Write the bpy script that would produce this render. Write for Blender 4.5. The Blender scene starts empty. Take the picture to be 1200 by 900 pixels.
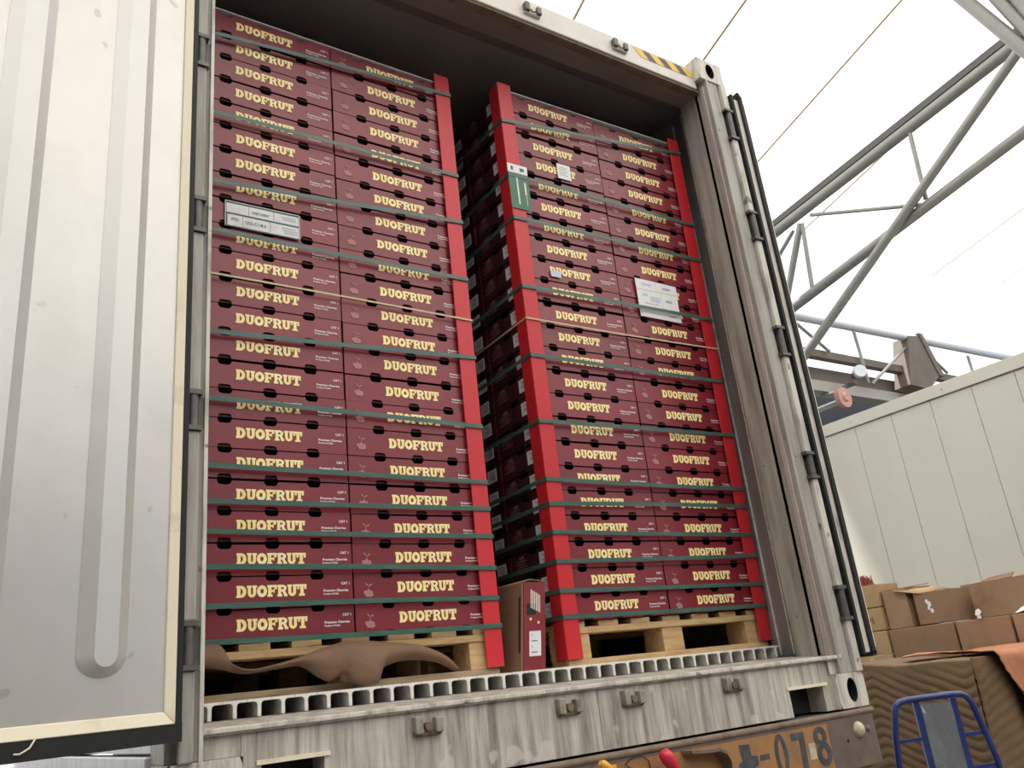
import bpy, bmesh, math, random
from mathutils import Vector, Matrix
random.seed(7)
scene = bpy.context.scene
COL = scene.collection

# ------------------------------------------------------------------ camera
cam_data = bpy.data.cameras.new('camera')
cam = bpy.data.objects.new('camera', cam_data)
COL.objects.link(cam)
cam.location = (-0.5408, -2.4459, -0.0578)
cam.rotation_mode = 'XYZ'
cam.rotation_euler = (math.radians(109.9276), math.radians(6.1439), math.radians(-32.7376))
cam_data.sensor_fit = 'HORIZONTAL'
cam_data.sensor_width = 36.0
cam_data.lens = 36.0 * 983.34 / 1200.0
cam_data.clip_start = 0.02
cam_data.clip_end = 300
scene.camera = cam

# ------------------------------------------------------------------ sky, sun, exposure
world = bpy.data.worlds.new('world')
scene.world = world
world.use_nodes = True
bg = world.node_tree.nodes['Background']
bg.inputs['Color'].default_value = (0.93, 0.96, 1.0, 1)
bg.inputs['Strength'].default_value = 1.2
sun_data = bpy.data.lights.new('sun', 'SUN')
sun_data.energy = 9.0
sun_data.angle = math.radians(3)
sun_data.color = (1.0, 0.96, 0.9)
sun = bpy.data.objects.new('sun', sun_data)
COL.objects.link(sun)
sun.location = (0, 0, 20)
sun.rotation_euler = (math.radians(-12), math.radians(-14), 0)
vs = scene.view_settings
scene.display_settings.display_device = 'sRGB'
vs.view_transform = 'Standard'
vs.look = 'None'
vs.exposure = 0.2
vs.gamma = 1.0
vs.use_curve_mapping = False

GROUND = -1.5

# ------------------------------------------------------------------ materials
def mat(name, color, rough=0.6, metal=0.0, dirt=None, amount=0.5, scale=6.0, stretch=(1, 1, 1),
        lo=0.45, hi=0.7, bump=0.0, bump_scale=40.0, coat=0.0, jitter=0.0, spots=None, detail=6.0):
    m = bpy.data.materials.new(name)
    m.use_nodes = True
    nt = m.node_tree
    N, L = nt.nodes, nt.links
    b = N['Principled BSDF']
    b.inputs['Roughness'].default_value = rough
    b.inputs['Metallic'].default_value = metal
    b.inputs['Coat Weight'].default_value = coat
    b.inputs['Coat Roughness'].default_value = 0.15
    tc = N.new('ShaderNodeTexCoord')
    col = N.new('ShaderNodeRGB')
    col.outputs[0].default_value = (*color, 1)
    out = col.outputs[0]
    if jitter:
        oi = N.new('ShaderNodeObjectInfo')
        mr = N.new('ShaderNodeMapRange')
        mr.inputs['To Min'].default_value = 1 - jitter
        mr.inputs['To Max'].default_value = 1 + jitter
        L.new(oi.outputs['Random'], mr.inputs['Value'])
        hs = N.new('ShaderNodeHueSaturation')
        L.new(mr.outputs[0], hs.inputs['Value'])
        L.new(out, hs.inputs['Color'])
        out = hs.outputs[0]
    if dirt is not None:
        mp = N.new('ShaderNodeMapping')
        mp.inputs['Scale'].default_value = stretch
        L.new(tc.outputs['Object'], mp.inputs['Vector'])
        nz = N.new('ShaderNodeTexNoise')
        nz.inputs['Scale'].default_value = scale
        nz.inputs['Detail'].default_value = detail
        nz.inputs['Roughness'].default_value = 0.65
        L.new(mp.outputs[0], nz.inputs['Vector'])
        cr = N.new('ShaderNodeMapRange')
        cr.inputs['From Min'].default_value = lo
        cr.inputs['From Max'].default_value = hi
        cr.inputs['To Max'].default_value = amount
        L.new(nz.outputs['Fac'], cr.inputs['Value'])
        mx = N.new('ShaderNodeMix')
        mx.data_type = 'RGBA'
        L.new(cr.outputs[0], mx.inputs['Factor'])
        L.new(out, mx.inputs['A'])
        mx.inputs['B'].default_value = (*dirt, 1)
        out = mx.outputs['Result']
    if spots is not None:
        sc, thr, scol, samt = spots
        nz2 = N.new('ShaderNodeTexNoise')
        nz2.inputs['Scale'].default_value = sc
        nz2.inputs['Detail'].default_value = 1.5
        L.new(tc.outputs['Object'], nz2.inputs['Vector'])
        cr2 = N.new('ShaderNodeMapRange')
        cr2.inputs['From Min'].default_value = thr
        cr2.inputs['From Max'].default_value = thr + 0.03
        cr2.inputs['To Max'].default_value = samt
        L.new(nz2.outputs['Fac'], cr2.inputs['Value'])
        mx2 = N.new('ShaderNodeMix')
        mx2.data_type = 'RGBA'
        L.new(cr2.outputs[0], mx2.inputs['Factor'])
        L.new(out, mx2.inputs['A'])
        mx2.inputs['B'].default_value = (*scol, 1)
        out = mx2.outputs['Result']
    L.new(out, b.inputs['Base Color'])
    if bump:
        nb = N.new('ShaderNodeTexNoise')
        nb.inputs['Scale'].default_value = bump_scale
        nb.inputs['Detail'].default_value = 4
        L.new(tc.outputs['Object'], nb.inputs['Vector'])
        bp = N.new('ShaderNodeBump')
        bp.inputs['Strength'].default_value = bump
        bp.inputs['Distance'].default_value = 0.01
        L.new(nb.outputs['Fac'], bp.inputs['Height'])
        L.new(bp.outputs[0], b.inputs['Normal'])
    return m

M = {}
M['carton'] = mat('maroon_laminate', (0.195, 0.014, 0.024), 0.4, dirt=(0.23, 0.03, 0.04), amount=0.5, scale=5, coat=0.15, jitter=0.14)
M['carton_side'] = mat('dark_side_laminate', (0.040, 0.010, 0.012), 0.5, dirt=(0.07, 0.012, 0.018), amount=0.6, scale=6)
M['tray'] = mat('maroon_inside', (0.035, 0.012, 0.010), 0.8)
M['gold'] = mat('gold_print', (0.96, 0.76, 0.31), 0.45, dirt=(0.97, 0.92, 0.62), amount=0.8, scale=30)
M['fine'] = mat('pale_print', (0.93, 0.85, 0.84), 0.6)
M['emblem'] = mat('faded_pink_print', (0.42, 0.19, 0.19), 0.6)
M['white_print'] = mat('white_print', (0.78, 0.76, 0.74), 0.6)
M['label'] = mat('white_label', (0.72, 0.72, 0.74), 0.55, dirt=(0.5, 0.5, 0.54), amount=0.5, scale=20)
M['label_ink'] = mat('label_ink', (0.10, 0.10, 0.14), 0.6)
M['label_grey'] = mat('label_grey_print', (0.42, 0.43, 0.5), 0.6)
M['label_green'] = mat('label_green', (0.05, 0.12, 0.095), 0.5)
M['placard'] = mat('green_placard', (0.045, 0.16, 0.085), 0.45)
M['post'] = mat('red_plastic', (0.56, 0.02, 0.03), 0.42, dirt=(0.5, 0.03, 0.035), amount=0.4, scale=7)
M['strap'] = mat('green_strap', (0.045, 0.11, 0.088), 0.3, dirt=(0.12, 0.2, 0.17), amount=0.5, scale=9, stretch=(1, 1, 8))
M['strap_pale'] = mat('pale_strap', (0.55, 0.45, 0.28), 0.5)
M['wood'] = mat('pallet_wood', (0.56, 0.38, 0.19), 0.8, dirt=(0.32, 0.19, 0.09), amount=0.8, scale=9, stretch=(0.7, 6, 6), jitter=0.15, bump=0.15)
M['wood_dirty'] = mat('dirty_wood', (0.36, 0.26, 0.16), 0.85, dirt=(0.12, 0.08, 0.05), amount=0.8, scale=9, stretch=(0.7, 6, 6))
M['kraft'] = mat('kraft_board', (0.24, 0.14, 0.08), 0.8, dirt=(0.16, 0.09, 0.05), amount=0.7, scale=5)
M['kraft_dark'] = mat('kraft_brown_sheet', (0.165, 0.09, 0.05), 0.7, dirt=(0.09, 0.05, 0.03), amount=0.7, scale=7)
M['carton_brown'] = mat('brown_carton', (0.27, 0.17, 0.10), 0.85, dirt=(0.17, 0.10, 0.055), amount=0.7, scale=3.5, jitter=0.18)
M['carton_tan'] = mat('tan_carton', (0.38, 0.26, 0.13), 0.8, dirt=(0.28, 0.18, 0.08), amount=0.6, scale=5, jitter=0.08)
M['tape'] = mat('yellow_tape', (0.48, 0.34, 0.15), 0.4)
M['paint'] = mat('weathered_white_paint', (0.60, 0.57, 0.51), 0.55, dirt=(0.10, 0.085, 0.065), amount=0.85, scale=7, stretch=(3.0, 3.0, 0.55), lo=0.47, hi=0.74, bump=0.12, bump_scale=25, spots=(14, 0.69, (0.07, 0.05, 0.035), 0.7))
M['paint_side'] = mat('side_white_paint', (0.72, 0.73, 0.75), 0.5, dirt=(0.35, 0.36, 0.4), amount=0.5, scale=5, stretch=(2, 2, 0.5))
M['sill'] = mat('grimy_white_sill', (0.56, 0.525, 0.465), 0.5, dirt=(0.12, 0.105, 0.085), amount=0.85, scale=9, stretch=(4.5, 1, 0.32), lo=0.36, hi=0.70, bump=0.2, bump_scale=20, spots=(11, 0.63, (0.60, 0.57, 0.52), 0.6))
M['post_face'] = mat('weathered_post_paint', (0.38, 0.36, 0.325), 0.5, dirt=(0.15, 0.135, 0.12), amount=0.8, scale=7, stretch=(4, 4, 0.35), lo=0.42, hi=0.72, spots=(30, 0.73, (0.08, 0.07, 0.06), 0.7))
M['header_paint'] = mat('clean_header_paint', (0.66, 0.63, 0.58), 0.5, dirt=(0.40, 0.36, 0.31), amount=0.5, scale=5, stretch=(1, 1, 0.6), lo=0.5, hi=0.75)
M['jamb'] = mat('pinkish_grey_jamb', (0.50, 0.44, 0.425), 0.4, metal=0.15, dirt=(0.28, 0.235, 0.22), amount=0.7, scale=6, stretch=(6, 6, 0.25))
M['jamb_dark'] = mat('mauve_grey_jamb', (0.30, 0.25, 0.25), 0.4, metal=0.2, dirt=(0.18, 0.15, 0.145), amount=0.7, scale=6, stretch=(6, 6, 0.25))
M['lining'] = mat('steel_lining', (0.27, 0.26, 0.265), 0.45, metal=0.3, dirt=(0.13, 0.115, 0.115), amount=0.6, scale=5, stretch=(3, 3, 0.4), spots=(40, 0.73, (0.6, 0.6, 0.6), 0.6))
M['ceil'] = mat('dull_ceiling_lining', (0.21, 0.17, 0.155), 0.6, dirt=(0.13, 0.105, 0.095), amount=0.5, scale=3)
M['alu'] = mat('aluminium_floor', (0.78, 0.76, 0.72), 0.45, metal=0.25, dirt=(0.34, 0.29, 0.22), amount=0.7, scale=14)
M['door'] = mat('door_lining', (0.52, 0.505, 0.485), 0.33, metal=0.5, dirt=(0.40, 0.385, 0.365), amount=0.5, scale=3.2, lo=0.42, hi=0.72, spots=(16, 0.71, (0.30, 0.28, 0.26), 0.55))
M['rib'] = mat('door_rib_paint', (0.54, 0.53, 0.515), 0.34, metal=0.38, dirt=(0.42, 0.405, 0.39), amount=0.4, scale=3.2, lo=0.45, hi=0.75)
M['cream'] = mat('cream_trim', (0.74, 0.67, 0.52), 0.5, dirt=(0.45, 0.36, 0.22), amount=0.6, scale=9, lo=0.55, hi=0.75)
M['rubber'] = mat('black_rubber', (0.007, 0.0075, 0.009), 0.75)
M['steel_dark'] = mat('dark_hinge_steel', (0.10, 0.10, 0.095), 0.5, metal=0.5, dirt=(0.2, 0.17, 0.14), amount=0.6, scale=20)
M['keeper'] = mat('grimy_keeper', (0.30, 0.27, 0.23), 0.6, dirt=(0.07, 0.06, 0.045), amount=0.9, scale=25)
M['rust'] = mat('rusty_steel', (0.20, 0.15, 0.11), 0.7, metal=0.3, dirt=(0.10, 0.06, 0.04), amount=0.8, scale=12)
M['chassis'] = mat('chassis_brown_paint', (0.145, 0.105, 0.085), 0.6, dirt=(0.075, 0.055, 0.045), amount=0.8, scale=7, bump=0.15)
M['orange'] = mat('orange_paint', (0.34, 0.165, 0.06), 0.6, dirt=(0.17, 0.10, 0.065), amount=0.85, scale=9)
M['stencil'] = mat('slate_stencil', (0.035, 0.045, 0.055), 0.65, dirt=(0.12, 0.11, 0.10), amount=0.6, scale=30)
M['bolt'] = mat('worn_bolt_paint', (0.52, 0.45, 0.33), 0.5, dirt=(0.25, 0.17, 0.1), amount=0.6, scale=30)
M['red_grip'] = mat('red_grip', (0.6, 0.02, 0.05), 0.35)
M['orange_grip'] = mat('orange_grip', (0.72, 0.34, 0.04), 0.4)
M['yellow'] = mat('hazard_yellow', (0.78, 0.47, 0.06), 0.5)
M['hazard_black'] = mat('hazard_black', (0.045, 0.045, 0.05), 0.5)
M['pipe'] = mat('galvanised_pipe', (0.21, 0.215, 0.205), 0.45, metal=0.3, dirt=(0.16, 0.16, 0.155), amount=0.5, scale=4)
M['pipe_blue'] = mat('pale_blue_pipe', (0.50, 0.54, 0.60), 0.4, metal=0.3)
M['rail_dark'] = mat('dark_keder_rail', (0.06, 0.06, 0.06), 0.6)
M['brown_beam'] = mat('brown_steel', (0.115, 0.092, 0.076), 0.7, dirt=(0.07, 0.055, 0.045), amount=0.6, scale=3)
M['beam_grey'] = mat('grey_beam', (0.30, 0.29, 0.27), 0.6)
M['shed'] = mat('dark_shed_wall', (0.035, 0.04, 0.05), 0.8)
M['shade_wall'] = mat('shade_wall_sheet', (0.09, 0.09, 0.092), 0.8, dirt=(0.06, 0.06, 0.06), amount=0.5, scale=1)
M['panel'] = mat('insulated_panel', (0.50, 0.485, 0.425), 0.45, dirt=(0.42, 0.40, 0.34), amount=0.5, scale=0.9)
M['seam'] = mat('panel_seam', (0.36, 0.345, 0.30), 0.6)
M['membrane_seam'] = mat('tan_membrane_seam', (0.55, 0.42, 0.30), 0.7)
M['quilt'] = mat('brown_quilt', (0.155, 0.098, 0.05), 0.9, dirt=(0.09, 0.055, 0.03), amount=0.6, scale=4)
M['quilt_orange'] = mat('orange_quilt', (0.42, 0.17, 0.09), 0.9, dirt=(0.28, 0.12, 0.06), amount=0.6, scale=4)
M['blue'] = mat('blue_enamel', (0.012, 0.028, 0.15), 0.32, coat=0.2, dirt=(0.008, 0.014, 0.06), amount=0.5, scale=9)
M['film_plate'] = mat('grey_plate', (0.20, 0.22, 0.24), 0.25, metal=0.5, dirt=(0.34, 0.36, 0.38), amount=0.7, scale=7)
M['film'] = mat('plastic_film', (0.8, 0.82, 0.84), 0.12)
M['film'].node_tree.nodes['Principled BSDF'].inputs['Transmission Weight'].default_value = 0.9
M['film'].node_tree.nodes['Principled BSDF'].inputs['Alpha'].default_value = 0.35
M['concrete'] = mat('yard_concrete', (0.15, 0.143, 0.132), 0.8, dirt=(0.10, 0.096, 0.088), amount=0.7, scale=0.9, bump=0.1)
M['red_bristle'] = mat('rust_red_bristle', (0.22, 0.045, 0.03), 0.7)
M['paper'] = mat('white_paper', (0.82, 0.82, 0.82), 0.6)
M['paper_blue'] = mat('pale_blue_print', (0.55, 0.62, 0.74), 0.6)
M['paper_pink'] = mat('pale_pink_print', (0.72, 0.52, 0.55), 0.6)
M['lamp'] = mat('floodlight_glass', (0.6, 0.66, 0.72), 0.2)
M['pink'] = mat('faded_pink_paint', (0.45, 0.24, 0.22), 0.6, dirt=(0.28, 0.16, 0.14), amount=0.6, scale=12)

def membrane_material():
    m = bpy.data.materials.new('translucent_membrane')
    m.use_nodes = True
    nt = m.node_tree
    nt.nodes.remove(nt.nodes['Principled BSDF'])
    d = nt.nodes.new('ShaderNodeBsdfDiffuse')
    d.inputs['Color'].default_value = (0.8, 0.79, 0.76, 1)
    t = nt.nodes.new('ShaderNodeBsdfTranslucent')
    t.inputs['Color'].default_value = (0.95, 0.93, 0.88, 1)
    mx = nt.nodes.new('ShaderNodeMixShader')
    mx.inputs[0].default_value = 0.62
    nt.links.new(d.outputs[0], mx.inputs[1])
    nt.links.new(t.outputs[0], mx.inputs[2])
    nt.links.new(mx.outputs[0], nt.nodes['Material Output'].inputs['Surface'])
    return m
M['membrane'] = membrane_material()

# ------------------------------------------------------------------ mesh helpers
class MB:
    """collects shapes and links them as one mesh object"""
    def __init__(self, mats):
        self.v, self.f, self.mi = [], [], []
        self.mats = mats if isinstance(mats, (list, tuple)) else [mats]
        self.smooth = []
    def add(self, verts, faces, mi=0, smooth=False):
        o = len(self.v)
        self.v += [tuple(p) for p in verts]
        for f in faces:
            self.f.append(tuple(i + o for i in f))
            self.mi.append(mi)
            self.smooth.append(smooth)
    def box(self, x0, x1, y0, y1, z0, z1, mi=0, xf=None):
        P = [(x0, y0, z0), (x1, y0, z0), (x1, y1, z0), (x0, y1, z0), (x0, y0, z1), (x1, y0, z1), (x1, y1, z1), (x0, y1, z1)]
        if xf:
            P = [xf(*p) for p in P]
        self.add(P, [(0, 3, 2, 1), (4, 5, 6, 7), (0, 1, 5, 4), (1, 2, 6, 5), (2, 3, 7, 6), (3, 0, 4, 7)], mi)
    def prism(self, pts, d, mi=0):
        """pts: closed outline in 3D, extruded by vector d"""
        n = len(pts)
        d = Vector(d)
        A = [Vector(p) for p in pts]
        B = [p + d for p in A]
        F = [tuple(range(n)), tuple(range(2 * n - 1, n - 1, -1))]
        F += [(i, i + n, (i + 1) % n + n, (i + 1) % n) for i in range(n)]
        self.add(A + B, F, mi)
    def tube(self, path, r, n=10, mi=0, cap=True):
        path = [Vector(p) for p in path]
        V, F = [], []
        up = None
        for i, p in enumerate(path):
            a = path[max(i - 1, 0)]
            b = path[min(i + 1, len(path) - 1)]
            t = (b - a).normalized()
            if up is None:
                up = Vector((0, 0, 1)) if abs(t.z) < 0.9 else Vector((1, 0, 0))
            s = t.cross(up).normalized()
            u = s.cross(t).normalized()
            up = u
            rr = r[i] if isinstance(r, (list, tuple)) else r
            for k in range(n):
                w = 2 * math.pi * k / n
                V.append(p + s * math.cos(w) * rr + u * math.sin(w) * rr)
        for i in range(len(path) - 1):
            for k in range(n):
                F.append((i * n + k, i * n + (k + 1) % n, (i + 1) * n + (k + 1) % n, (i + 1) * n + k))
        self.add(V, F, mi, True)
        if cap:
            self.add(V[:n], [tuple(range(n - 1, -1, -1))], mi)
            self.add(V[-n:], [tuple(range(n))], mi)
    def grid(self, P, mi=0, smooth=True):
        """P: rows of points"""
        nr, nc = len(P), len(P[0])
        V = [p for row in P for p in row]
        F = [(i * nc + j, i * nc + j + 1, (i + 1) * nc + j + 1, (i + 1) * nc + j) for i in range(nr - 1) for j in range(nc - 1)]
        self.add(V, F, mi, smooth)
    def mesh(self, name):
        me = bpy.data.meshes.new(name)
        me.from_pydata(self.v, [], self.f)
        for m in self.mats:
            me.materials.append(m)
        me.polygons.foreach_set('material_index', self.mi)
        me.polygons.foreach_set('use_smooth', self.smooth)
        me.update()
        bm = bmesh.new()
        bm.from_mesh(me)
        bmesh.ops.recalc_face_normals(bm, faces=bm.faces)
        bm.to_mesh(me)
        bm.free()
        return me
    def build(self, name, parent=None, bevel=0.0, solid=0.0):
        o = bpy.data.objects.new(name, self.mesh(name))
        COL.objects.link(o)
        if parent is not None:
            o.parent = parent
        if solid:
            s = o.modifiers.new('solid', 'SOLIDIFY')
            s.thickness = solid
        if bevel:
            b = o.modifiers.new('bevel', 'BEVEL')
            b.width = bevel
            b.segments = 2
            b.limit_method = 'ANGLE'
        return o

def tag(o, label, cat, group=None, kind=None):
    o['label'] = label
    o['category'] = cat
    if group:
        o['group'] = group
    if kind:
        o['kind'] = kind
    return o

def struct(o, label=None):
    o['kind'] = 'structure'
    if label:
        o['label'] = label
    return o

def empty(name, loc=(0, 0, 0), rz=0.0, parent=None):
    o = bpy.data.objects.new(name, None)
    o.empty_display_size = 0.05
    COL.objects.link(o)
    o.location = loc
    o.rotation_euler = (0, 0, rz)
    if parent is not None:
        o.parent = parent
    return o

def obj_from(me, name, parent=None, loc=(0, 0, 0)):
    o = bpy.data.objects.new(name, me)
    COL.objects.link(o)
    o.location = loc
    if parent is not None:
        o.parent = parent
    return o

def text_mesh(body, size, m, align='LEFT', shear=0.0):
    c = bpy.data.curves.new('text', 'FONT')
    c.body = body
    c.size = size
    c.align_x = align
    c.resolution_u = 2
    c.shear = shear
    c.offset = size * 0.022
    o = bpy.data.objects.new('text', c)
    COL.objects.link(o)
    bpy.context.view_layer.update()
    dg = bpy.context.evaluated_depsgraph_get()
    me = bpy.data.meshes.new_from_object(o.evaluated_get(dg))
    bpy.data.objects.remove(o)
    me.materials.clear()
    me.materials.append(m)
    return me

def text_into(mb, body, size, place, mi=0, align='LEFT'):
    """flat text triangles added to mb; place(u, v) -> 3D point"""
    me = text_mesh(body, size, M['fine'], align)
    mb.add([place(v.co.x, v.co.y) for v in me.vertices], [tuple(p.vertices) for p in me.polygons], mi)
    bpy.data.meshes.remove(me)

ORD = ['lowest', 'second', 'third', 'fourth', 'fifth', 'sixth', 'seventh', 'eighth', 'ninth', 'tenth', 'eleventh', 'twelfth',
       'thirteenth', 'fourteenth', 'fifteenth', 'sixteenth', 'seventeenth', 'eighteenth', 'nineteenth', 'twentieth',
       'twenty-first', 'twenty-second', 'topmost']

# ================================================================== SETTING
mb = MB(M['concrete'])
mb.box(-40, 40, -40, 40, GROUND - 0.1, GROUND)
struct(mb.build('floor'), 'grey concrete yard floor')

# translucent membrane roof, rising towards the open end; extended out of view for overhead light
def zmem(y):
    return 7.02 - 0.1223 * (y - 0.72)
seams = [-9.4, -7.4, -5.5, -3.5, -1.6, 0.35, 2.3, 4.25, 6.12, 8.07, 10.05, 12.0, 14.0, 16.0, 18.0]
def skew(x, y):
    return x + 0.18 * (y - 1.0)
roof = empty('ceiling')
struct(roof, 'white translucent membrane roof of the loading shed')
for a, b in zip(seams[:-1], seams[1:]):
    P = []
    for i in range(9):
        x = a + (b - a) * i / 8
        bow = 0.03 * math.sin(math.pi * i / 8)
        P.append([(skew(x, y), y, zmem(y) - bow) for y in (-18.0, -12.0, -7.0, -4.0, -1.0, 2.0, 4.95)])
    mb = MB(M['membrane'])
    mb.grid(P)
    mb.build('membrane_panel', roof)
for a in seams:
    mb = MB(M['membrane_seam'])
    mb.box(a - 0.016, a + 0.016, -18.0, 4.95, 0, 0.006, xf=lambda x, y, z: (skew(x, y), y, zmem(y) - 0.012 + z))
    mb.build('seam_strap', roof)

# unseen shed walls, added to darken the light from the horizon
mb = MB(M['shade_wall'])
mb.box(-7.2, -7.0, -18, 12, GROUND, 6.0)
struct(mb.build('shade_wall_left'), 'unseen grey shed wall, added to darken the light from the left')
mb = MB(M['shade_wall'])
mb.box(-7.0, 19, -18.2, -18, GROUND, 5.0)
struct(mb.build('shade_wall_front'), 'unseen grey shed wall, added to darken the light from the left')

# roof truss of galvanised pipe under the membrane
def pipe(parent, a, b, r, m, name):
    mb = MB(m)
    mb.tube([a, b], r, 12)
    return mb.build(name, parent)
X = 10.0
truss = empty('roof_truss', (0, 0, 0))
tag(truss, 'sloping galvanised pipe truss under the white membrane, running towards the camera', 'truss')
def tp(y, z, x=X):
    return (x, y, z)
s1 = (6.826 - 6.315) / (0.716 - 4.893)
s2 = (5.67 - 4.994) / (1.076 - 4.828)
mb = MB([M['pipe']])
mb.tube([tp(5.0, 6.315 + s1 * (5.0 - 4.893)), tp(-6.5, 6.315 + s1 * (-6.5 - 4.893))], 0.085, 14)
mb.build('upper_chord', truss)
mb = MB(M['rail_dark'])
mb.box(X - 0.07, X + 0.07, -6.5, 5.0, 0, 0.10, xf=lambda x, y, z: (x, y, 6.315 + s1 * (y - 4.893) + 0.07 + z))
mb.build('membrane_rail', truss)
mb = MB(M['pipe'])
mb.tube([tp(5.0, 4.994 + s2 * (5.0 - 4.828)), tp(-6.5, 4.994 + s2 * (-6.5 - 4.828))], 0.075, 14)
mb.build('lower_chord', truss)
for a, b, r, nm in [((4.895, 4.05), (0.66, 6.71), 0.065, 'brace'), ((2.372, 6.561), (2.437, 5.525), 0.032, 'web'),
                    ((4.149, 6.253), (2.514, 5.477), 0.03, 'web'), ((4.355, 6.218), (4.9, 5.2), 0.05, 'web'),
                    ((4.327, 6.202), (4.433, 5.129), 0.032, 'web'), ((4.5, 6.177), (5.1, 5.75), 0.03, 'web'), ((4.95, 6.515), (4.28, 6.37), 0.055, 'web')]:
    off = -0.12 if nm == 'brace' else 0.0
    pipe(truss, tp(a[0], a[1], X + off), tp(b[0], b[1], X + off), r, M['pipe'], nm)
# fan of pipe braces nearer the camera
fanb = empty('roof_brace', (7.0, -0.62, 3.5))
tag(fanb, 'fan of thick grey pipes crossing in front of the sloping truss, upper corner', 'brace')
for y1, z1, y0, r in [(0.66, 7.0, -0.62, 0.062), (0.336, 7.05, -0.60, 0.056), (0.15, 7.1, -0.61, 0.05)]:
    mb = MB(M['pipe'])
    mb.tube([(0, y0 + 0.62, 0), (0, y1 + 0.62, z1 - 3.5)], r, 14)
    mb.build('pipe', fanb)
mb = MB(M['pipe'])
mb.tube([(0, 0, GROUND - 3.5), (0, 0, 0.1)], 0.09, 14)
mb.build('column', fanb)

# edge truss across the far end of the shed
Y5 = 5.0
edge = empty('edge_truss')
tag(edge, 'pale blue pipe truss crossing behind the white cold store, above its roof line', 'truss')
pipe(edge, (9.6, Y5, 4.955), (20.0, Y5, 5.13), 0.075, M['pipe_blue'], 'upper_chord')
for a, b in [((10.197, 4.838), (10.896, 4.434)), ((11.711, 4.928), (11.744, 3.985)), ((13.4, 4.96), (11.834, 3.979)),
             ((13.673, 4.864), (14.292, 4.457)), ((15.221, 4.912), (15.212, 4.563))]:
    pipe(edge, (a[0], Y5, a[1]), (b[0], Y5, b[1]), 0.025, M['pipe'], 'web')
mb = MB(M['brown_beam'])
mb.box(9.4, 19, Y5 + 0.05, Y5 + 0.17, 4.335, 4.46)
mb.build('lower_chord', edge)
mb = MB(M['brown_beam'])
mb.prism([(13.19, Y5 - 0.08, 5.0), (13.62, Y5 - 0.08, 5.06), (13.86, Y5 - 0.08, 4.33), (13.4, Y5 - 0.08, 4.02), (12.83, Y5 - 0.08, 4.05)], (0, 0.3, 0))
mb.prism([(13.52, Y5 - 0.1, 5.1), (13.64, Y5 - 0.1, 5.1), (13.98, Y5 - 0.1, 4.32), (13.82, Y5 - 0.1, 4.32)], (0, 0.34, 0))
mb.build('gusset', edge)
# neighbouring shed behind: eaves sheet, beam, dark wall
shed = empty('wall_back')
struct(shed, 'dark neighbouring shed with brown eaves')
mb = MB(M['brown_beam'])
mb.box(9.0, 19, 5.3, 5.36, 4.0, 4.27)
mb.build('eaves_sheet', shed)
mb = MB(M['beam_grey'])
mb.box(9.0, 19, 5.2, 5.34, 3.84, 4.0)
mb.box(9.0, 19, 5.16, 5.38, 3.80, 3.84)
mb.build('eaves_beam', shed)
mb = MB(M['shed'])
mb.box(6, 24, 7.0, 7.15, GROUND, 4.66)
mb.build('wall_panel', shed)
mb = MB(M['pipe'])
mb.tube([(10.0, 5.5, 3.3), (12.3, 5.5, 4.05)], 0.05, 10)
mb.build('stay', shed)
lampo = empty('floodlight', (11.257, 4.86, 4.06))
tag(lampo, 'small round grey floodlight on the beam of the far truss', 'lamp')
mb = MB([M['lamp']])
mb.tube([(-0.02, -0.09, 0), (0.0, -0.06, 0), (0.03, 0.0, 0)], [0.10, 0.11, 0.09], 16)
mb.build('lens', lampo)
mb = MB([M['steel_dark']])
mb.tube([(0.0, -0.02, 0), (0.08, 0.12, -0.02)], [0.085, 0.04], 14)
mb.box(-0.02, 0.02, 0.05, 0.3, -0.18, -0.12)
mb.build('housing', lampo)
fan = empty('wall_disc', (10.85, 4.95, 3.62))
tag(fan, 'faded pink round disc hanging under the far beam', 'disc')
mb = MB(M['pink'])
mb.tube([(0, -0.05, 0), (0, 0.03, 0)], [0.165, 0.165], 18)
mb.tube([(0, -0.08, 0), (0, -0.05, 0)], [0.06, 0.08], 14)
mb.build('disc', fan)
mb = MB(M['beam_grey'])
mb.box(-0.02, 0.02, -0.02, 0.35, 0.13, 0.17)
mb.build('bracket', fan)

# white insulated cold store with vertical panels
cold = empty('cold_store')
tag(cold, 'long cream white insulated container with vertical panels behind the cartons', 'container')
ys = [-6.0, -5.4, -4.8, -4.2, -3.6, -3.0, -2.4, -1.8, -1.2, -0.6, -0.05, 0.47, 0.97, 1.47, 1.94, 2.43, 2.93, 3.43, 3.93]
for a, b in zip(ys[:-1], ys[1:]):
    mb = MB(M['panel'])
    mb.box(8.6, 8.66, a + 0.002, b - 0.002, -1.2, 2.488)
    mb.build('panel', cold, bevel=0.004)
mb = MB(M['seam'])
mb.box(8.615, 8.7, -6, 3.93, -1.2, 2.6)
mb.build('core', cold)
mb = MB(M['panel'])
mb.box(8.575, 8.7, -6.0, 3.96, 2.497, 2.64)
for y in [-5.2, -4.1, -3.0, -1.9, -0.8, 0.3, 1.15, 2.25, 3.45]:
    mb.tube([(8.575, y, 2.57), (8.565, y, 2.57)], 0.012, 8)
mb.build('top_rail', cold, bevel=0.006)
mb = MB(M['panel'])
mb.box(8.7, 11.1, -6, 3.96, -1.2, 2.62)
mb.build('body', cold)
mb = MB(M['beam_grey'])
mb.box(8.62, 11.1, -6, 3.9, GROUND, -1.2)
mb.build('plinth', cold)

# ================================================================== OUR CONTAINER
XC = 1.1116
XL, XR = XC - 1.219, XC + 1.219
ZB, ZT = -0.254, 2.642
YR = -0.378
cont = empty('shipping_container', (0, 0, 0))
tag(cont, 'weathered white refrigerated shipping container, rear doors open, loaded with maroon cartons', 'container')

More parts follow.
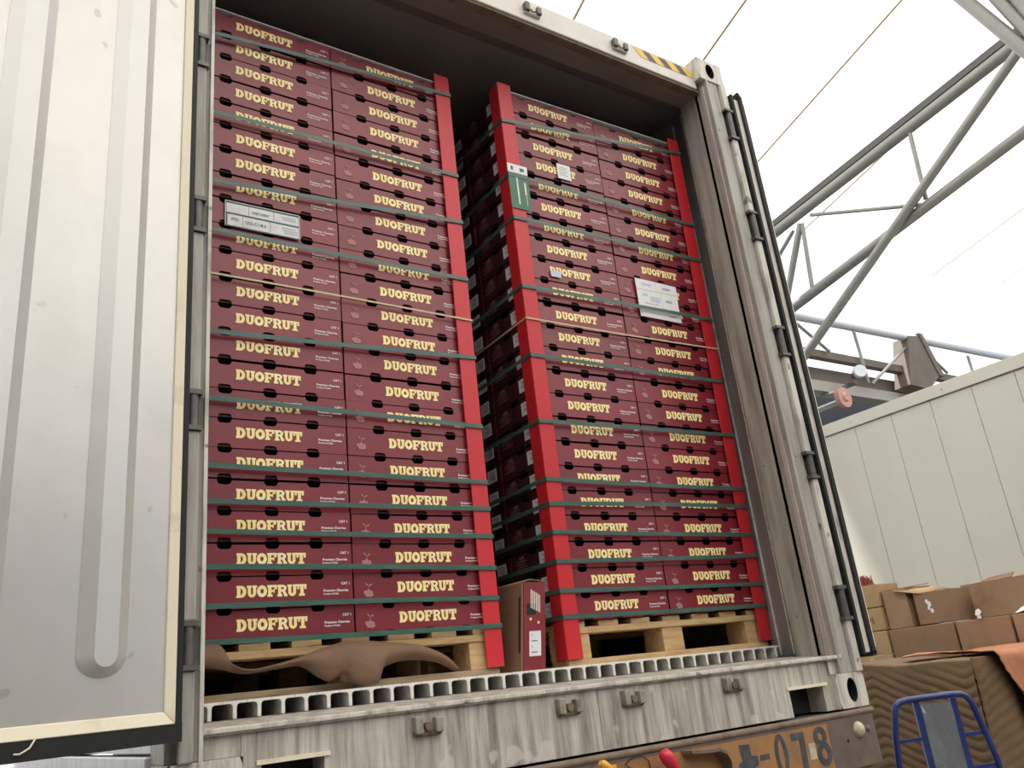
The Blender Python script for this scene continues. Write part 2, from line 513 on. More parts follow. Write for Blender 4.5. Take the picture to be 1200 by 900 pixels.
def plate_hole(mb, x0, x1, z0, z1, rx, rz, y, depth, n=28, mi=0, mhole=1):
    cx, cz = (x0 + x1) / 2, (z0 + z1) / 2
    out, inn, bk = [], [], []
    for k in range(n):
        a = 2 * math.pi * k / n + 0.001
        c, s = math.cos(a), math.sin(a)
        t = min((x1 - cx) / max(abs(c), 1e-6), (z1 - cz) / max(abs(s), 1e-6))
        out.append((cx + c * t, y, cz + s * t))
        inn.append((cx + c * rx, y, cz + s * rz))
        bk.append((cx + c * rx, y + depth, cz + s * rz))
    mb.add(out + inn, [(k, (k + 1) % n, n + (k + 1) % n, n + k) for k in range(n)], mi)
    mb.add(inn + bk, [(k, (k + 1) % n, n + (k + 1) % n, n + k) for k in range(n)], mhole)
    mb.add(bk, [tuple(range(n))], mhole)

def casting(x0, x1, z0, z1):
    mb = MB([M['paint'], M['rubber']])  # black second material paints the shade inside the holes
    y0, y1 = YR - 0.002, YR + 0.176
    plate_hole(mb, x0, x1, z0, z1, 0.027, 0.042, y0, 0.05)
    mb.add([(x0, y0, z0), (x1, y0, z0), (x1, y1, z0), (x0, y1, z0), (x0, y0, z1), (x1, y0, z1), (x1, y1, z1), (x0, y1, z1)],
           [(0, 3, 2, 1), (4, 5, 6, 7), (1, 2, 6, 5), (2, 3, 7, 6), (3, 0, 4, 7)])
    return mb.build('corner_casting', cont)
for x0, x1 in ((XL, XL + 0.162), (XR - 0.162, XR)):
    casting(x0, x1, ZB, ZB + 0.118)
    casting(x0, x1, ZT - 0.118, ZT)

# rear posts
OPR = 2.20    # opening, right
OPL = -0.035  # opening, left
zlo, zhi = ZB + 0.118, ZT - 0.118
mb = MB(M['post_face'])
mb.box(OPR + 0.004, 2.285, YR + 0.004, -0.2, zlo, zhi)
mb.box(2.285, XR, YR + 0.03, -0.2, zlo, zhi)
mb.box(OPR + 0.004, OPR + 0.018, YR - 0.004, YR + 0.01, zlo, zhi)
mb.build('corner_post', cont, bevel=0.003)
mb = MB(M['post_face'])
mb.box(-0.080, OPL - 0.006, YR + 0.004, -0.2, zlo, zhi)
mb.box(XL, -0.080, YR + 0.03, -0.2, zlo, zhi)
mb.build('corner_post', cont, bevel=0.003)
mb = MB(M['paint'])
mb.box(OPL - 0.008, OPL + 0.001, YR - 0.006, -0.25, zlo - 0.02, zhi)
mb.build('post_edge_strip', cont)
# hinge strips with their gaps, pins and lugs
RH = [(0.048, 0.174), (0.594, 0.704), (1.122, 1.257), (1.676, 1.821), (2.208, 2.371)]
prev = ZB
for a, b in RH + [(zhi, 0)]:
    mb = MB(M['paint'])
    mb.box(2.292, XR - 0.004, YR - 0.012, YR + 0.03, prev if prev > ZB else ZB + 0.118, a)
    mb.build('hinge_strip', cont, bevel=0.004)
    prev = b
LH = [(0.056, 0.164), (0.62, 0.726), (1.179, 1.289), (1.731, 1.846), (2.29, 2.41)]
prev = ZB
for a, b in LH + [(zhi, 0)]:
    mb = MB(M['post_face'])
    mb.box(-0.088, -0.056, YR - 0.014, YR + 0.004, prev if prev > ZB else ZB + 0.118, a)
    mb.build('hinge_strip', cont, bevel=0.004)
    prev = b
def hinge(x, a, b):
    h = MB([M['steel_dark']])
    h.tube([(x, YR - 0.006, a + 0.004), (x, YR - 0.006, b - 0.004)], 0.014, 12)
    h.box(x - 0.03, x + 0.02, YR - 0.022, YR + 0.02, a, a + 0.012)
    h.box(x - 0.03, x + 0.02, YR - 0.022, YR + 0.02, b - 0.012, b)
    h.box(x - 0.012, x + 0.03, YR + 0.002, YR + 0.012, a + 0.012, b - 0.012)
    h.build('hinge', cont)
for a, b in RH:
    hinge(2.308, a, b)
for a, b in LH:
    hinge(-0.072, a, b)

# jamb lining on the wall side: stepped strips
for j, (xa, xb, ya, yb, mm) in enumerate([(OPR, OPR + 0.03, -0.358, -0.336, 'jamb'), (OPR + 0.010, OPR + 0.05, -0.336, -0.316, 'jamb_dark'),
                                         (OPR + 0.004, OPR + 0.05, -0.316, -0.296, 'jamb'), (OPR + 0.016, OPR + 0.05, -0.296, -0.268, 'jamb'), (OPR + 0.036, OPR + 0.12, -0.268, -0.25, 'jamb_dark')]):
    mb = MB(M[mm])
    mb.box(xa, xb, ya, yb, -0.085, 2.50)
    mb.build('jamb_strip', cont, bevel=0.003)
# right and left interior walls, outer sides
mb = MB(M['lining'])
WR = 2.292
mb.box(WR, WR + 0.02, -0.06, 11.5, -0.055, 2.56)
mb.prism([(OPR + 0.062, -0.25, -0.055), (OPR + 0.066, -0.155, -0.055), (OPR + 0.078, -0.15, -0.055), (WR, -0.06, -0.055), (WR + 0.02, -0.06, -0.055), (WR + 0.02, -0.25, -0.055)], (0, 0, 2.615))
mb.build('inner_wall', cont)
mb = MB(M['alu'])
mb.box(OPR + 0.058, OPR + 0.066, -0.152, -0.146, -0.05, 2.5)
mb.box(WR - 0.006, WR + 0.004, -0.062, -0.056, -0.05, 2.5)
mb.build('wall_flute', cont)
mb = MB(M['lining'])
mb.box(-0.066, -0.046, -0.2, 11.5, -0.055, 2.56)
mb.build('inner_wall', cont)
mb = MB(M['lining'])
mb.box(-0.05, 2.3, 11.48, 11.5, -0.055, 2.56)
mb.build('inner_wall', cont)
for x0, x1 in ((XL, XL + 0.03), (XR - 0.03, XR)):
    mb = MB(M['paint_side'])
    mb.box(x0, x1, -0.2, 11.75, -0.11, 2.60)
    mb.build('side_wall', cont)
    mb = MB(M['paint_side'])
    mb.box(x0 - 0.012, x1 + 0.012, -0.2, 11.75, ZB, -0.118)
    mb.build('bottom_rail', cont, bevel=0.004)
mb = MB(M['paint_side'])
mb.box(XL + 0.03, XR - 0.03, 11.6, 11.75, -0.11, 2.6)
mb.build('front_wall', cont)
mb = MB(M['paint_side'])
mb.box(XL, XR, -0.2, 11.75, 2.575, 2.605)
mb.build('roof_panel', cont)
mb = MB(M['ceil'])
mb.box(-0.05, 2.31, -0.12, 11.5, 2.548, 2.565)
mb.build('inner_ceiling', cont)
# header: beam, dark underside lip, sloped lining
mb = MB(M['header_paint'])
mb.box(XL + 0.15, XR - 0.15, -0.342, -0.30, 2.486, 2.601)
mb.build('header_beam', cont, bevel=0.004)
mb = MB(M['rust'])
mb.box(OPL, OPR, -0.334, -0.30, 2.474, 2.487)
mb.build('header_lip', cont)
mb = MB(M['ceil'])
mb.prism([(OPL - 0.02, -0.30, 2.47), (OPL - 0.02, -0.20, 2.488), (OPL - 0.02, -0.192, 2.502), (OPL - 0.02, -0.10, 2.55), (OPL - 0.02, -0.10, 2.57), (OPL - 0.02, -0.30, 2.57)], (OPR - OPL + 0.12, 0, 0))
mb.build('header_lining', cont)
# header lock keepers
def keeper(x, z, name='lock_keeper', y=-0.342, flip=1):
    k = MB([M['steel_dark'] if flip > 0 else M['keeper'], M['paint'] if flip > 0 else M['rust']])
    w = 0.040
    k.box(x - w, x - w + 0.022, y - 0.024, y, z - 0.020, z + 0.022)
    k.box(x + w - 0.022, x + w, y - 0.024, y, z - 0.020, z + 0.016)
    k.box(x - w, x + w, y - 0.012, y, z - 0.026, z - 0.010, 1)
    k.tube([(x, y - 0.02, z - 0.004), (x, y, z - 0.004)], 0.011, 10, 1)
    k.build(name, cont, bevel=0.003)
keeper(1.237, 2.543)
keeper(1.707, 2.545)
keeper(0.42, 2.543)
# hazard stripes on the header
hz = MB([M['yellow'], M['hazard_black']])
x0, x1, n = 1.822, 2.16, 7
for i in range(n):
    a = x0 + (x1 - x0) * i / n
    b = x0 + (x1 - x0) * (i + 1) / n
    sh = 0.02
    hz.add([(a + sh, -0.3435, 2.541), (b + sh, -0.3435, 2.541), (b - sh, -0.3435, 2.586), (a - sh, -0.3435, 2.586)], [(0, 1, 2, 3)], i % 2)
hz.build('hazard_sticker', cont)

# sill
SY = -0.366
mb = MB(M['sill'])
mb.box(XL + 0.162, 0.10, SY, -0.16, ZB, -0.088)
mb.box(OPL - 0.01, 0.06, SY + 0.004, -0.16, ZB + 0.119, -0.088)
mb.box(0.10, 0.25, SY, -0.16, -0.152, -0.088)
mb.box(0.25, 1.925, SY, -0.16, ZB, -0.088)
mb.box(1.925, 2.115, SY, -0.16, -0.160, -0.088)
mb.box(2.115, XR - 0.16, SY + 0.008, -0.16, ZB, -0.088)
mb.box(XR - 0.17, 2.262, SY, -0.16, ZB + 0.119, -0.088)
mb.box(0.05, 2.17, SY + 0.09, SY + 0.10, ZB, -0.15)
mb.build('rear_sill', cont)
for xa, xb, zl in ((0.10, 0.25, -0.150), (1.925, 2.115, -0.158)):
    mb = MB(M['rubber'])
    mb.box(xa, xb, SY + 0.08, SY + 0.09, ZB + 0.002, -0.156)
    mb.build('pocket_back', cont)
    mb = MB(M['cream'])
    mb.box(xa - 0.012, xb + 0.014, SY - 0.005, SY + 0.02, zl - 0.010, zl)
    mb.build('pocket_lip', cont)
mb = MB(M['sill'])
# threshold plate: slopes from the floor ends to the rear lip
mb.prism([(OPL, -0.376, -0.087), (OPL, -0.376, -0.074), (OPL, -0.345, -0.070), (OPL, -0.11, -0.0575), (OPL, -0.09, -0.0575), (OPL, -0.09, -0.087)], (OPR + 0.045 - OPL, 0, 0))
mb.build('threshold', cont)
mb = MB(M['paint'])
mb.box(OPL, OPR + 0.03, -0.381, -0.366, -0.083, -0.071)
mb.build('threshold_lip', cont, bevel=0.002)
for x in (0.524, 0.975, 1.216, 1.648):
    keeper(x, -0.122, 'lock_keeper', SY, -1)
mb = MB(M['sill'])
mb.box(1.09, 1.10, SY - 0.002, SY, ZB + 0.01, -0.09)
mb.build('weld_seam', cont)

# T-bar floor: every rail is a part
tb = MB(M['alu'])
TY0, TY1 = -0.10, 5.2
tb.box(-0.0314, 0.0314, TY0, TY1, -0.0175, -0.011)
tb.box(-0.005, 0.005, TY0, TY1, -0.055, -0.0175)
for s in (-1, 1):
    tb.prism([(s * 0.005, TY0, -0.0175), (s * 0.013, TY0, -0.0175), (s * 0.0075, TY0, -0.0200), (s * 0.005, TY0, -0.0255)], (0, 0.02, 0))
tbm = tb.mesh('floor_rail')
k = -2
while 0.05 + 0.0636 * k < 2.25:
    x = 0.05 + 0.0636 * k
    k += 1
    if x < -0.01:
        continue
    obj_from(tbm, 'floor_rail', cont, (x, 0, 0))
mb = MB(M['lining'])
mb.box(-0.05, 2.3, -0.09, 11.5, -0.075, -0.056)
mb.build('floor_base', cont)

# left door, swung well past square, inner face towards us
ang = math.radians(162)
dv = Vector((math.cos(ang), -math.sin(ang), 0))
nv = Vector((math.sin(ang), math.cos(ang), 0))    # towards the camera
DO = Vector((-0.10, -0.41, 0))
def dloc(s, d, z):
    """s along the door from the hinge, d towards the viewer from the lining, z up"""
    p = DO + dv * s + nv * d
    return (p.x, p.y, z)
door = empty('door', (0, 0, 0), 0, cont)
DZ0, DZ1, DW = -0.087, 2.47, 1.14
mb = MB(M['paint_side'])
mb.box(0.004, DW, -0.085, -0.012, DZ0 + 0.005, DZ1, xf=dloc)
mb.build('door_body', door, bevel=0.004)
mb = MB(M['door'])
mb.box(0.02, DW - 0.015, -0.012, 0.0, -0.03, DZ1 - 0.05, xf=dloc)
mb.build('inner_panel', door)
# raised air ribs with rounded lower ends
def rib(sc):
    w0, w1, h = 0.0535, 0.0245, 0.020
    z0, z1 = 0.094, 2.36
    outl, inl = [], []
    for i in range(17):
        a = math.pi * i / 16
        outl.append((sc + w0 * math.cos(a), z0 - 0.043 * math.sin(a)))
        inl.append((sc + w1 * math.cos(a), z0 + 0.004 - 0.026 * math.sin(a)))
    for i in range(17):
        a = math.pi * i / 16
        outl.append((sc - w0 * math.cos(a), z1 + 0.043 * math.sin(a)))
        inl.append((sc - w1 * math.cos(a), z1 - 0.004 + 0.026 * math.sin(a)))
    n = len(outl)
    r = MB(M['rib'])
    V = [dloc(s, 0.0005, z) for s, z in outl] + [dloc(s, h, z) for s, z in inl]
    r.add(V, [(k, (k + 1) % n, n + (k + 1) % n, n + k) for k in range(n)])
    r.add(V[n:], [tuple(range(n))])
    r.build('rib', door, bevel=0.004)
for sc in (0.168, 0.423, 0.678, 0.933):
    rib(sc)
# cream frame: bevelled strips
def frame_strip(o, i, parent=door):
    """o: two outer corners, i: two inner corners as (s, z)"""
    f = MB(M['cream'])
    pts = [dloc(o[0][0], 0.010, o[0][1]), dloc(o[1][0], 0.010, o[1][1]), dloc(i[1][0], 0.004, i[1][1]), dloc(i[0][0], 0.004, i[0][1])]
    f.prism(pts, -nv * 0.018)
    f.build('frame_strip', parent, bevel=0.002)
so, si, eo, ei = 0.005, 0.028, DW - 0.005, DW - 0.03
bo, bi, to_, ti = -0.052, -0.026, DZ1 - 0.02, DZ1 - 0.045
frame_strip([(so, bo), (so, to_)], [(si, bi), (si, ti)])
frame_strip([(eo, bo), (eo, to_)], [(ei, bi), (ei, ti)])
frame_strip([(so, bo), (eo, bo)], [(si, bi), (ei, bi)])
frame_strip([(so, to_), (eo, to_)], [(si, ti), (ei, ti)])
g = MB(M['rubber'])
g.box(-0.012, 0.006, -0.03, 0.006, DZ0, DZ1 + 0.005, xf=dloc)
g.box(-0.012, DW + 0.01, -0.03, 0.008, DZ0 - 0.002, bo + 0.002, xf=dloc)
g.box(-0.012, DW + 0.01, -0.03, 0.006, to_ - 0.002, DZ1 + 0.006, xf=dloc)
g.box(DW - 0.006, DW + 0.012, -0.03, 0.006, DZ0, DZ1 + 0.005, xf=dloc)
g.build('gasket', door)
t = MB(M['cream'])
t.tube([dloc(0.292, 0.014, -0.052), dloc(0.302, 0.018, -0.066), dloc(0.318, 0.016, -0.075), dloc(0.328, 0.014, -0.074)], 0.0018, 6)
t.build('loose_thread', door)

# right door, folded back along the container's side: we see its hinge edge
door = empty('door', (0, 0, 0), 0, cont)
d0, d1 = -0.40, 0.74
mb = MB(M['paint'])
mb.box(2.352, 2.392, d0 + 0.004, d1, -0.075, 2.45)
mb.build('door_body', door, bevel=0.003)
mb = MB(M['door'])
mb.box(2.392, 2.418, d0 + 0.03, d1 - 0.03, -0.05, 2.42)
mb.build('inner_panel', door)
mb = MB(M['rubber'])
mb.box(2.385, 2.408, d0 - 0.008, d0 + 0.03, -0.082, 2.468)
mb.prism([(2.385, d0 - 0.008, 2.468), (2.408, d0 - 0.008, 2.468), (2.385, d0 - 0.008, 2.495)], (0, 0.038, 0))
mb.box(2.385, 2.408, d0 - 0.008, d1 + 0.01, -0.088, -0.07)
mb.box(2.385, 2.408, d0 - 0.008, d1 + 0.01, 2.45, 2.462)
mb.build('gasket', door, bevel=0.003)
mb = MB(M['rubber'])
mb.box(2.338, 2.354, d0 + 0.0, d0 + 0.05, -0.08, 2.472)
mb.build('gasket', door, bevel=0.002)
mb = MB(M['cream'])
mb.box(2.410, 2.426, d0 + 0.002, d0 + 0.03, -0.06, 2.44)
mb.build('frame_strip', door, bevel=0.002)

# ================================================================== TRAILER
tr = empty('trailer', (0, 0, 0))
tag(tr, 'rusty brown and orange trailer tail beam under the container, stencilled with numbers', 'trailer')
BY = -0.42
mb = MB([M['chassis'], M['orange']])
mb.box(-0.04, 2.275, BY, BY + 0.012, -0.44, -0.272)
mb.box(-0.05, 2.285, BY + 0.012, 0.1, -0.285, -0.262)
mb.box(-0.04, 2.2, BY + 0.05, 0.05, -0.44, -0.43)
mb.build('tail_beam', tr, bevel=0.002)
mb = MB(M['rust'])
mb.tube([(-0.05, BY + 0.006, -0.268), (2.287, BY + 0.006, -0.268)], 0.0115, 10)
mb.build('beam_edge', tr)
mb = MB(M['orange'])
mb.box(0.55, 2.012, BY - 0.0015, BY, -0.435, -0.286)
mb.build('orange_panel', tr)
# stencilled characters: a painted-over figure, a dash, 0 7 8
st = MB(M['stencil'])
sl = [0]
def sten(pts):
    sl[0] += 1
    st.add([(x, BY - 0.0022 - 0.0002 * sl[0], z) for x, z in pts], [tuple(range(len(pts)))])
def sring(cx, cz, rx, rz, w, wz):
    n = 20
    o = [(cx + rx * math.cos(2 * math.pi * k / n), cz + rz * math.sin(2 * math.pi * k / n)) for k in range(n)]
    i = [(cx + (rx - w) * math.cos(2 * math.pi * k / n), cz + (rz - wz) * math.sin(2 * math.pi * k / n)) for k in range(n)]
    sl[0] += 1
    st.add([(x, BY - 0.0022 - 0.0002 * sl[0], z) for x, z in o + i], [(k, (k + 1) % n, n + (k + 1) % n, n + k) for k in range(n)])
sten([(1.572, -0.300), (1.622, -0.303), (1.622, -0.336), (1.650, -0.340), (1.650, -0.365), (1.628, -0.372), (1.640, -0.40), (1.585, -0.405), (1.592, -0.378), (1.560, -0.372), (1.562, -0.352), (1.582, -0.346)])
sten([(1.660, -0.340), (1.704, -0.340), (1.704, -0.356), (1.660, -0.356)])
sring(1.762, -0.352, 0.030, 0.064, 0.017, 0.018)
sten([(1.820, -0.296), (1.884, -0.296), (1.884, -0.317), (1.820, -0.317)])
sten([(1.860, -0.316), (1.884, -0.316), (1.878, -0.416), (1.853, -0.416)])
sring(1.965, -0.320, 0.033, 0.031, 0.021, 0.018)
sring(1.972, -0.374, 0.036, 0.038, 0.021, 0.020)
st.build('stencil_number', tr)
lb = MB(M['bolt'])
lb.box(1.898, 1.93, BY - 0.003, BY - 0.0012, -0.385, -0.335)
lb.build('faded_sticker', tr)
bt = MB(M['bolt'])
def dome(cx, cz, r, h, mb, y=BY):
    rows = []
    for i in range(6):
        a = math.pi / 2 * i / 5
        rows.append([(cx + r * math.cos(a) * math.cos(2 * math.pi * k / 18), y - h * math.sin(a), cz + r * math.cos(a) * math.sin(2 * math.pi * k / 18)) for k in range(19)])
    mb.grid(rows)
dome(2.178, -0.322, 0.026, 0.02, bt)
bt.build('bolt_cap', tr)
bt = MB(M['rubber'])
bt.tube([(2.11, BY - 0.001, -0.352), (2.11, BY + 0.004, -0.352)], 0.006, 10)
bt.build('bolt_hole', tr)
bt = MB(M['chassis'])
dome(2.232, -0.325, 0.012, 0.008, bt)
bt.build('rivet', tr)
mb = MB(M['chassis'])
for x in (0.55, 1.67):
    mb.box(x, x + 0.14, BY + 0.1, 11.6, -0.60, -0.285)
mb.build('frame_rail', tr)
mb = MB(M['rust'])
mb.box(XL, XR, 0.3, 0.42, -0.29, ZB)
mb.box(XL, XR, 10.9, 11.02, -0.29, ZB)
mb.build('bolster', tr)
for y in (1.6, 2.9):
    for x in (0.12, 1.85):
        w = MB(M['rubber'])
        w.tube([(x, y, GROUND + 0.5), (x + 0.02, y, GROUND + 0.5), (x + 0.24, y, GROUND + 0.5), (x + 0.26, y, GROUND + 0.5)], [0.46, 0.5, 0.5, 0.46], 28)
        wo = w.build('tyre', tr)
        w = MB(M['rust'])
        w.tube([(x - 0.02, y, GROUND + 0.5), (x + 0.28, y, GROUND + 0.5)], 0.2, 16)
        w.build('hub', tr)
    mb = MB(M['chassis'])
    mb.tube([(0.2, y, GROUND + 0.5), (2.0, y, GROUND + 0.5)], 0.06, 12)
    mb.box(0.55, 0.69, y - 0.1, y + 0.1, GROUND + 0.5, -0.55)
    mb.box(1.67, 1.81, y - 0.1, y + 0.1, GROUND + 0.5, -0.55)
    mb.build('axle', tr)
mb = MB(M['chassis'])
for x in (0.55, 1.67):
    mb.box(x, x + 0.12, 9.0, 9.12, GROUND, -0.55)
mb.build('landing_leg', tr)
# hook bracket, red and orange grips, wire on the tail beam
mb = MB(M['rust'])
path = [(1.33, BY - 0.03, -0.285), (1.39, BY - 0.03, -0.290), (1.445, BY - 0.032, -0.292), (1.472, BY - 0.03, -0.304), (1.490, BY - 0.025, -0.328), (1.497, BY - 0.01, -0.37)]
for i in range(len(path) - 1):
    a, b = path[i], path[i + 1]
    mb.prism([(a[0], a[1] - 0.02, a[2]), (b[0], b[1] - 0.02, b[2]), (b[0], b[1] - 0.02, b[2] - 0.009), (a[0], a[1] - 0.02, a[2] - 0.009)], (0, 0.05, 0))
mb.build('hook_bracket', tr)
lv = empty('lever', (1.252, BY - 0.035, -0.372))
tag(lv, 'metal lever with a rounded red grip in front of the tail beam', 'lever')
mb = MB(M['red_grip'])
mb.tube([(-0.03, -0.012, 0.098), (-0.028, -0.012, 0.094), (-0.015, -0.01, 0.078), (0.008, -0.006, 0.05), (0.016, -0.004, 0.04)], [0.008, 0.018, 0.021, 0.017, 0.013], 12)
mb.build('grip', lv)
mb = MB(M['rust'])
mb.tube([(0.014, -0.004, 0.046), (0.05, 0.0, -0.02), (0.06, 0.012, -0.035)], 0.010, 8)
mb.build('shaft', lv)
lv = empty('lever', (1.022, BY - 0.035, -0.378))
tag(lv, 'small orange gripped lever low on the tail beam, beside red grip', 'lever')
mb = MB(M['orange_grip'])
mb.tube([(-0.03, -0.01, 0.105), (-0.02, -0.01, 0.098), (-0.008, -0.008, 0.088), (0.02, -0.004, 0.066)], [0.008, 0.014, 0.014, 0.010], 12)
mb.box(0.0, 0.022, -0.014, -0.004, 0.086, 0.094)
mb.build('grip', lv)
mb = MB(M['rust'])
mb.tube([(0.015, -0.004, 0.068), (0.05, 0.0, 0.0), (0.055, 0.012, -0.01)], 0.008, 8)
mb.build('shaft', lv)
mb = MB(M['rubber'])
pts = [(x + 0.165, z + 0.032) for x, z in [(1.035, -0.352), (1.03, -0.325), (1.01, -0.312), (0.985, -0.309), (0.96, -0.315), (0.945, -0.325), (0.955, -0.335), (0.99, -0.345), (1.02, -0.36), (1.04, -0.40)]]
mb.tube([(x, BY - 0.008, z) for x, z in pts], 0.0018, 6)
tag(mb.build('wire'), 'thin black wire looped over the tail beam beside the red grip', 'wire')

# ================================================================== PALLETS AND CARTONS
class Frame:
    def __init__(s, x, y, yaw, lean, fwd):
        s.x, s.y, s.yaw, s.lean, s.fwd = x, y, yaw, lean, fwd
    def __call__(s, u, v, z):
        c, t = math.cos(s.yaw), math.sin(s.yaw)
        return (s.x + u * c - v * t + s.lean * z, s.y + u * t + v * c + s.fwd * z, z)
FA = Frame(0.0, 0.0, 0.0117, -0.01103, -0.02234)
FB = Frame(1.274, 0.0001, -0.01768, -0.03477, -0.04767)

def pallet(F, label):
    t = empty('pallet', F(0, 0, -0.011)[:2] + (-0.011,), F.yaw)
    tag(t, label, 'pallet', 'wooden pallets under the carton stacks')
    H = 0.138 + 0.011
    for v in (0.0, 0.54, 1.08):
        for u in (0.0, 0.445, 0.89):
            mb = MB(M['wood'])
            mb.box(u + 0.004, u + (0.052 if (F is FA and u == 0.0) else 0.106), v + 0.006, v + 0.114, 0.021, H - 0.042)
            mb.build('block', t, bevel=0.002)
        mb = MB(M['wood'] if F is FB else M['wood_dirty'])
        mb.box(0, 1.0, v, v + 0.10, 0.0, 0.021)
        mb.build('bottom_board', t, bevel=0.002)
        mb = MB(M['wood'])
        mb.box(0, 1.0, v, v + 0.10, H - 0.042, H - 0.02)
        mb.build('stringer_board', t, bevel=0.002)
    for i in range(7):
        mb = MB(M['wood'])
        u = i * (1.0 - 0.09) / 6
        mb.box(u, u + 0.09, 0.002, 1.2, H - 0.02, H - 0.001)
        mb.build('deck_board', t, bevel=0.002)
    return t
pallet(FA, 'wooden pallet half hidden by torn brown board, below the stack beside the ribbed door')
pallet(FB, 'clean wooden pallet with open ends, below the stack beside the bare container wall')

# ---- the carton: an open tray with notched edges
CW, CD, CH = 0.4970, 0.296, 0.0915
NU = (0.1115, 0.250, 0.3845)
def notched(width, us, top, low, nh=0.0125, nw=0.0205, gap=0.0032):
    """outline of a tray panel, hand-hole halves in the lower and upper edges"""
    P = [(0, 0)]
    for u in us:
        P += [(u - nw, 0), (u - nw + 0.002, nh * 0.7), (u - nw + 0.008, nh), (u + nw - 0.008, nh), (u + nw - 0.002, nh * 0.7), (u + nw, 0)]
    P += [(width, 0), (width, top)]
    for j, u in enumerate(reversed(us)):
        e0 = top if j == 0 else low
        e1 = top if j == len(us) - 1 else low
        P += [(u + nw + 0.001, e0), (u + nw - 0.001, low - nh * 0.6), (u + nw - 0.008, low - nh), (u - nw + 0.008, low - nh), (u - nw + 0.001, low - nh * 0.6), (u - nw - 0.001, e1)]
    P += [(0, top)]
    return P
def carton_mesh():
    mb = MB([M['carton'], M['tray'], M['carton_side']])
    T = 0.004
    out = notched(CW, NU, CH, CH - 0.0028)
    for y0 in (0.0, CD - T):
        mb.prism([(u, y0, z) for u, z in out], (0, T, 0))
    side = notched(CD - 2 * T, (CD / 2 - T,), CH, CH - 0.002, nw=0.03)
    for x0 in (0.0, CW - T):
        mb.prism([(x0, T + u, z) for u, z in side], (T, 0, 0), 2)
    mb.box(T, CW - T, T, CD - T, 0.003, 0.008, 1)
    # product liner folded over the fruit
    mb.box(T + 0.01, CW - T - 0.01, T + 0.012, CD - T - 0.012, 0.008, 0.060, 1)
    return mb.mesh('cherry_carton')
def lettering_mesh():
    """DUOFRUT in heavy slab letters"""
    mb = MB(M['gold'])
    U0, U1, Z0, ZH = 0.1452, 0.3506, 0.0305, 0.0335
    W = 7 * 0.84 - 0.02
    sx = (U1 - U0) / W
    pen = [0.0]
    lift = [0]
    def pt(x, y):
        return (U0 + (pen[0] + x) * sx, -0.0010 - 0.00016 * lift[0], Z0 + y * ZH)
    def R(x0, y0, x1, y1):
        lift[0] = (lift[0] + 1) % 8
        mb.add([pt(x0, y0), pt(x1, y0), pt(x1, y1), pt(x0, y1)], [(0, 1, 2, 3)])
    def Q(*p):
        lift[0] = (lift[0] + 1) % 8
        mb.add([pt(*q) for q in p], [tuple(range(len(p)))])
    def A(cx, cy, rx, ry, ix, iy, a0, a1, n=14):
        lift[0] = (lift[0] + 1) % 8
        o = [pt(cx + rx * math.cos(a0 + (a1 - a0) * k / n), cy + ry * math.sin(a0 + (a1 - a0) * k / n)) for k in range(n + 1)]
        i = [pt(cx + ix * math.cos(a0 + (a1 - a0) * k / n), cy + iy * math.sin(a0 + (a1 - a0) * k / n)) for k in range(n + 1)]
        mb.add(o + i, [(k, k + 1, n + 2 + k, n + 1 + k) for k in range(n)])
    pi = math.pi
    # D
    R(.06, 0, .34, 1); R(0, 0, .40, .2); R(0, .8, .40, 1)
    A(.38, .5, .43, .5, .14, .22, -pi / 2, pi / 2)
    pen[0] += .84
    # U
    R(.08, .36, .345, 1); R(.50, .36, .76, 1); R(0, .82, .40, 1); R(.46, .82, .84, 1)
    A(.42, .38, .34, .38, .08, .13, pi, 2 * pi)
    pen[0] += .84
    # O
    A(.41, .5, .42, .5, .14, .20, 0, 2 * pi, 24)
    pen[0] += .84
    # F
    R(.07, 0, .35, 1); R(0, 0, .44, .2); R(0, .8, .80, 1); R(.60, .62, .80, 1); R(.3, .41, .60, .58); R(.50, .34, .62, .66)
    pen[0] += .84
    # R
    R(.07, 0, .33, 1); R(0, 0, .42, .2); R(0, .8, .42, 1)
    A(.40, .71, .38, .29, .14, .1, -pi / 2, pi / 2)
    R(.3, .42, .44, .6); R(.3, .81, .44, 1)
    Q((.40, .48), (.64, .48), (.80, .16), (.58, .02)); R(.56, 0, .86, .2)
    pen[0] += .84
    # U
    R(.08, .36, .345, 1); R(.50, .36, .76, 1); R(0, .82, .40, 1); R(.46, .82, .84, 1)
    A(.42, .38, .34, .38, .08, .13, pi, 2 * pi)
    pen[0] += .84
    # T
    R(.27, 0, .55, 1); R(0, .8, .82, 1); R(0, .58, .2, 1); R(.62, .58, .82, 1); R(.15, 0, .67, .2)
    return mb.mesh('lettering')
def small_print_mesh():
    mb = MB(M['fine'])
    Y = -0.0012
    text_into(mb, 'CAT 1', 0.0105, lambda u, v: (0.489 + u, Y, 0.060 + v), 0, 'RIGHT')
    text_into(mb, 'Premium Cherries', 0.0098, lambda u, v: (0.403 + u * 1.08, Y, 0.040 + v), 0)
    text_into(mb, 'Product of Chile', 0.0072, lambda u, v: (0.403 + u, Y, 0.031 + v), 0)
    return mb.mesh('small_print')
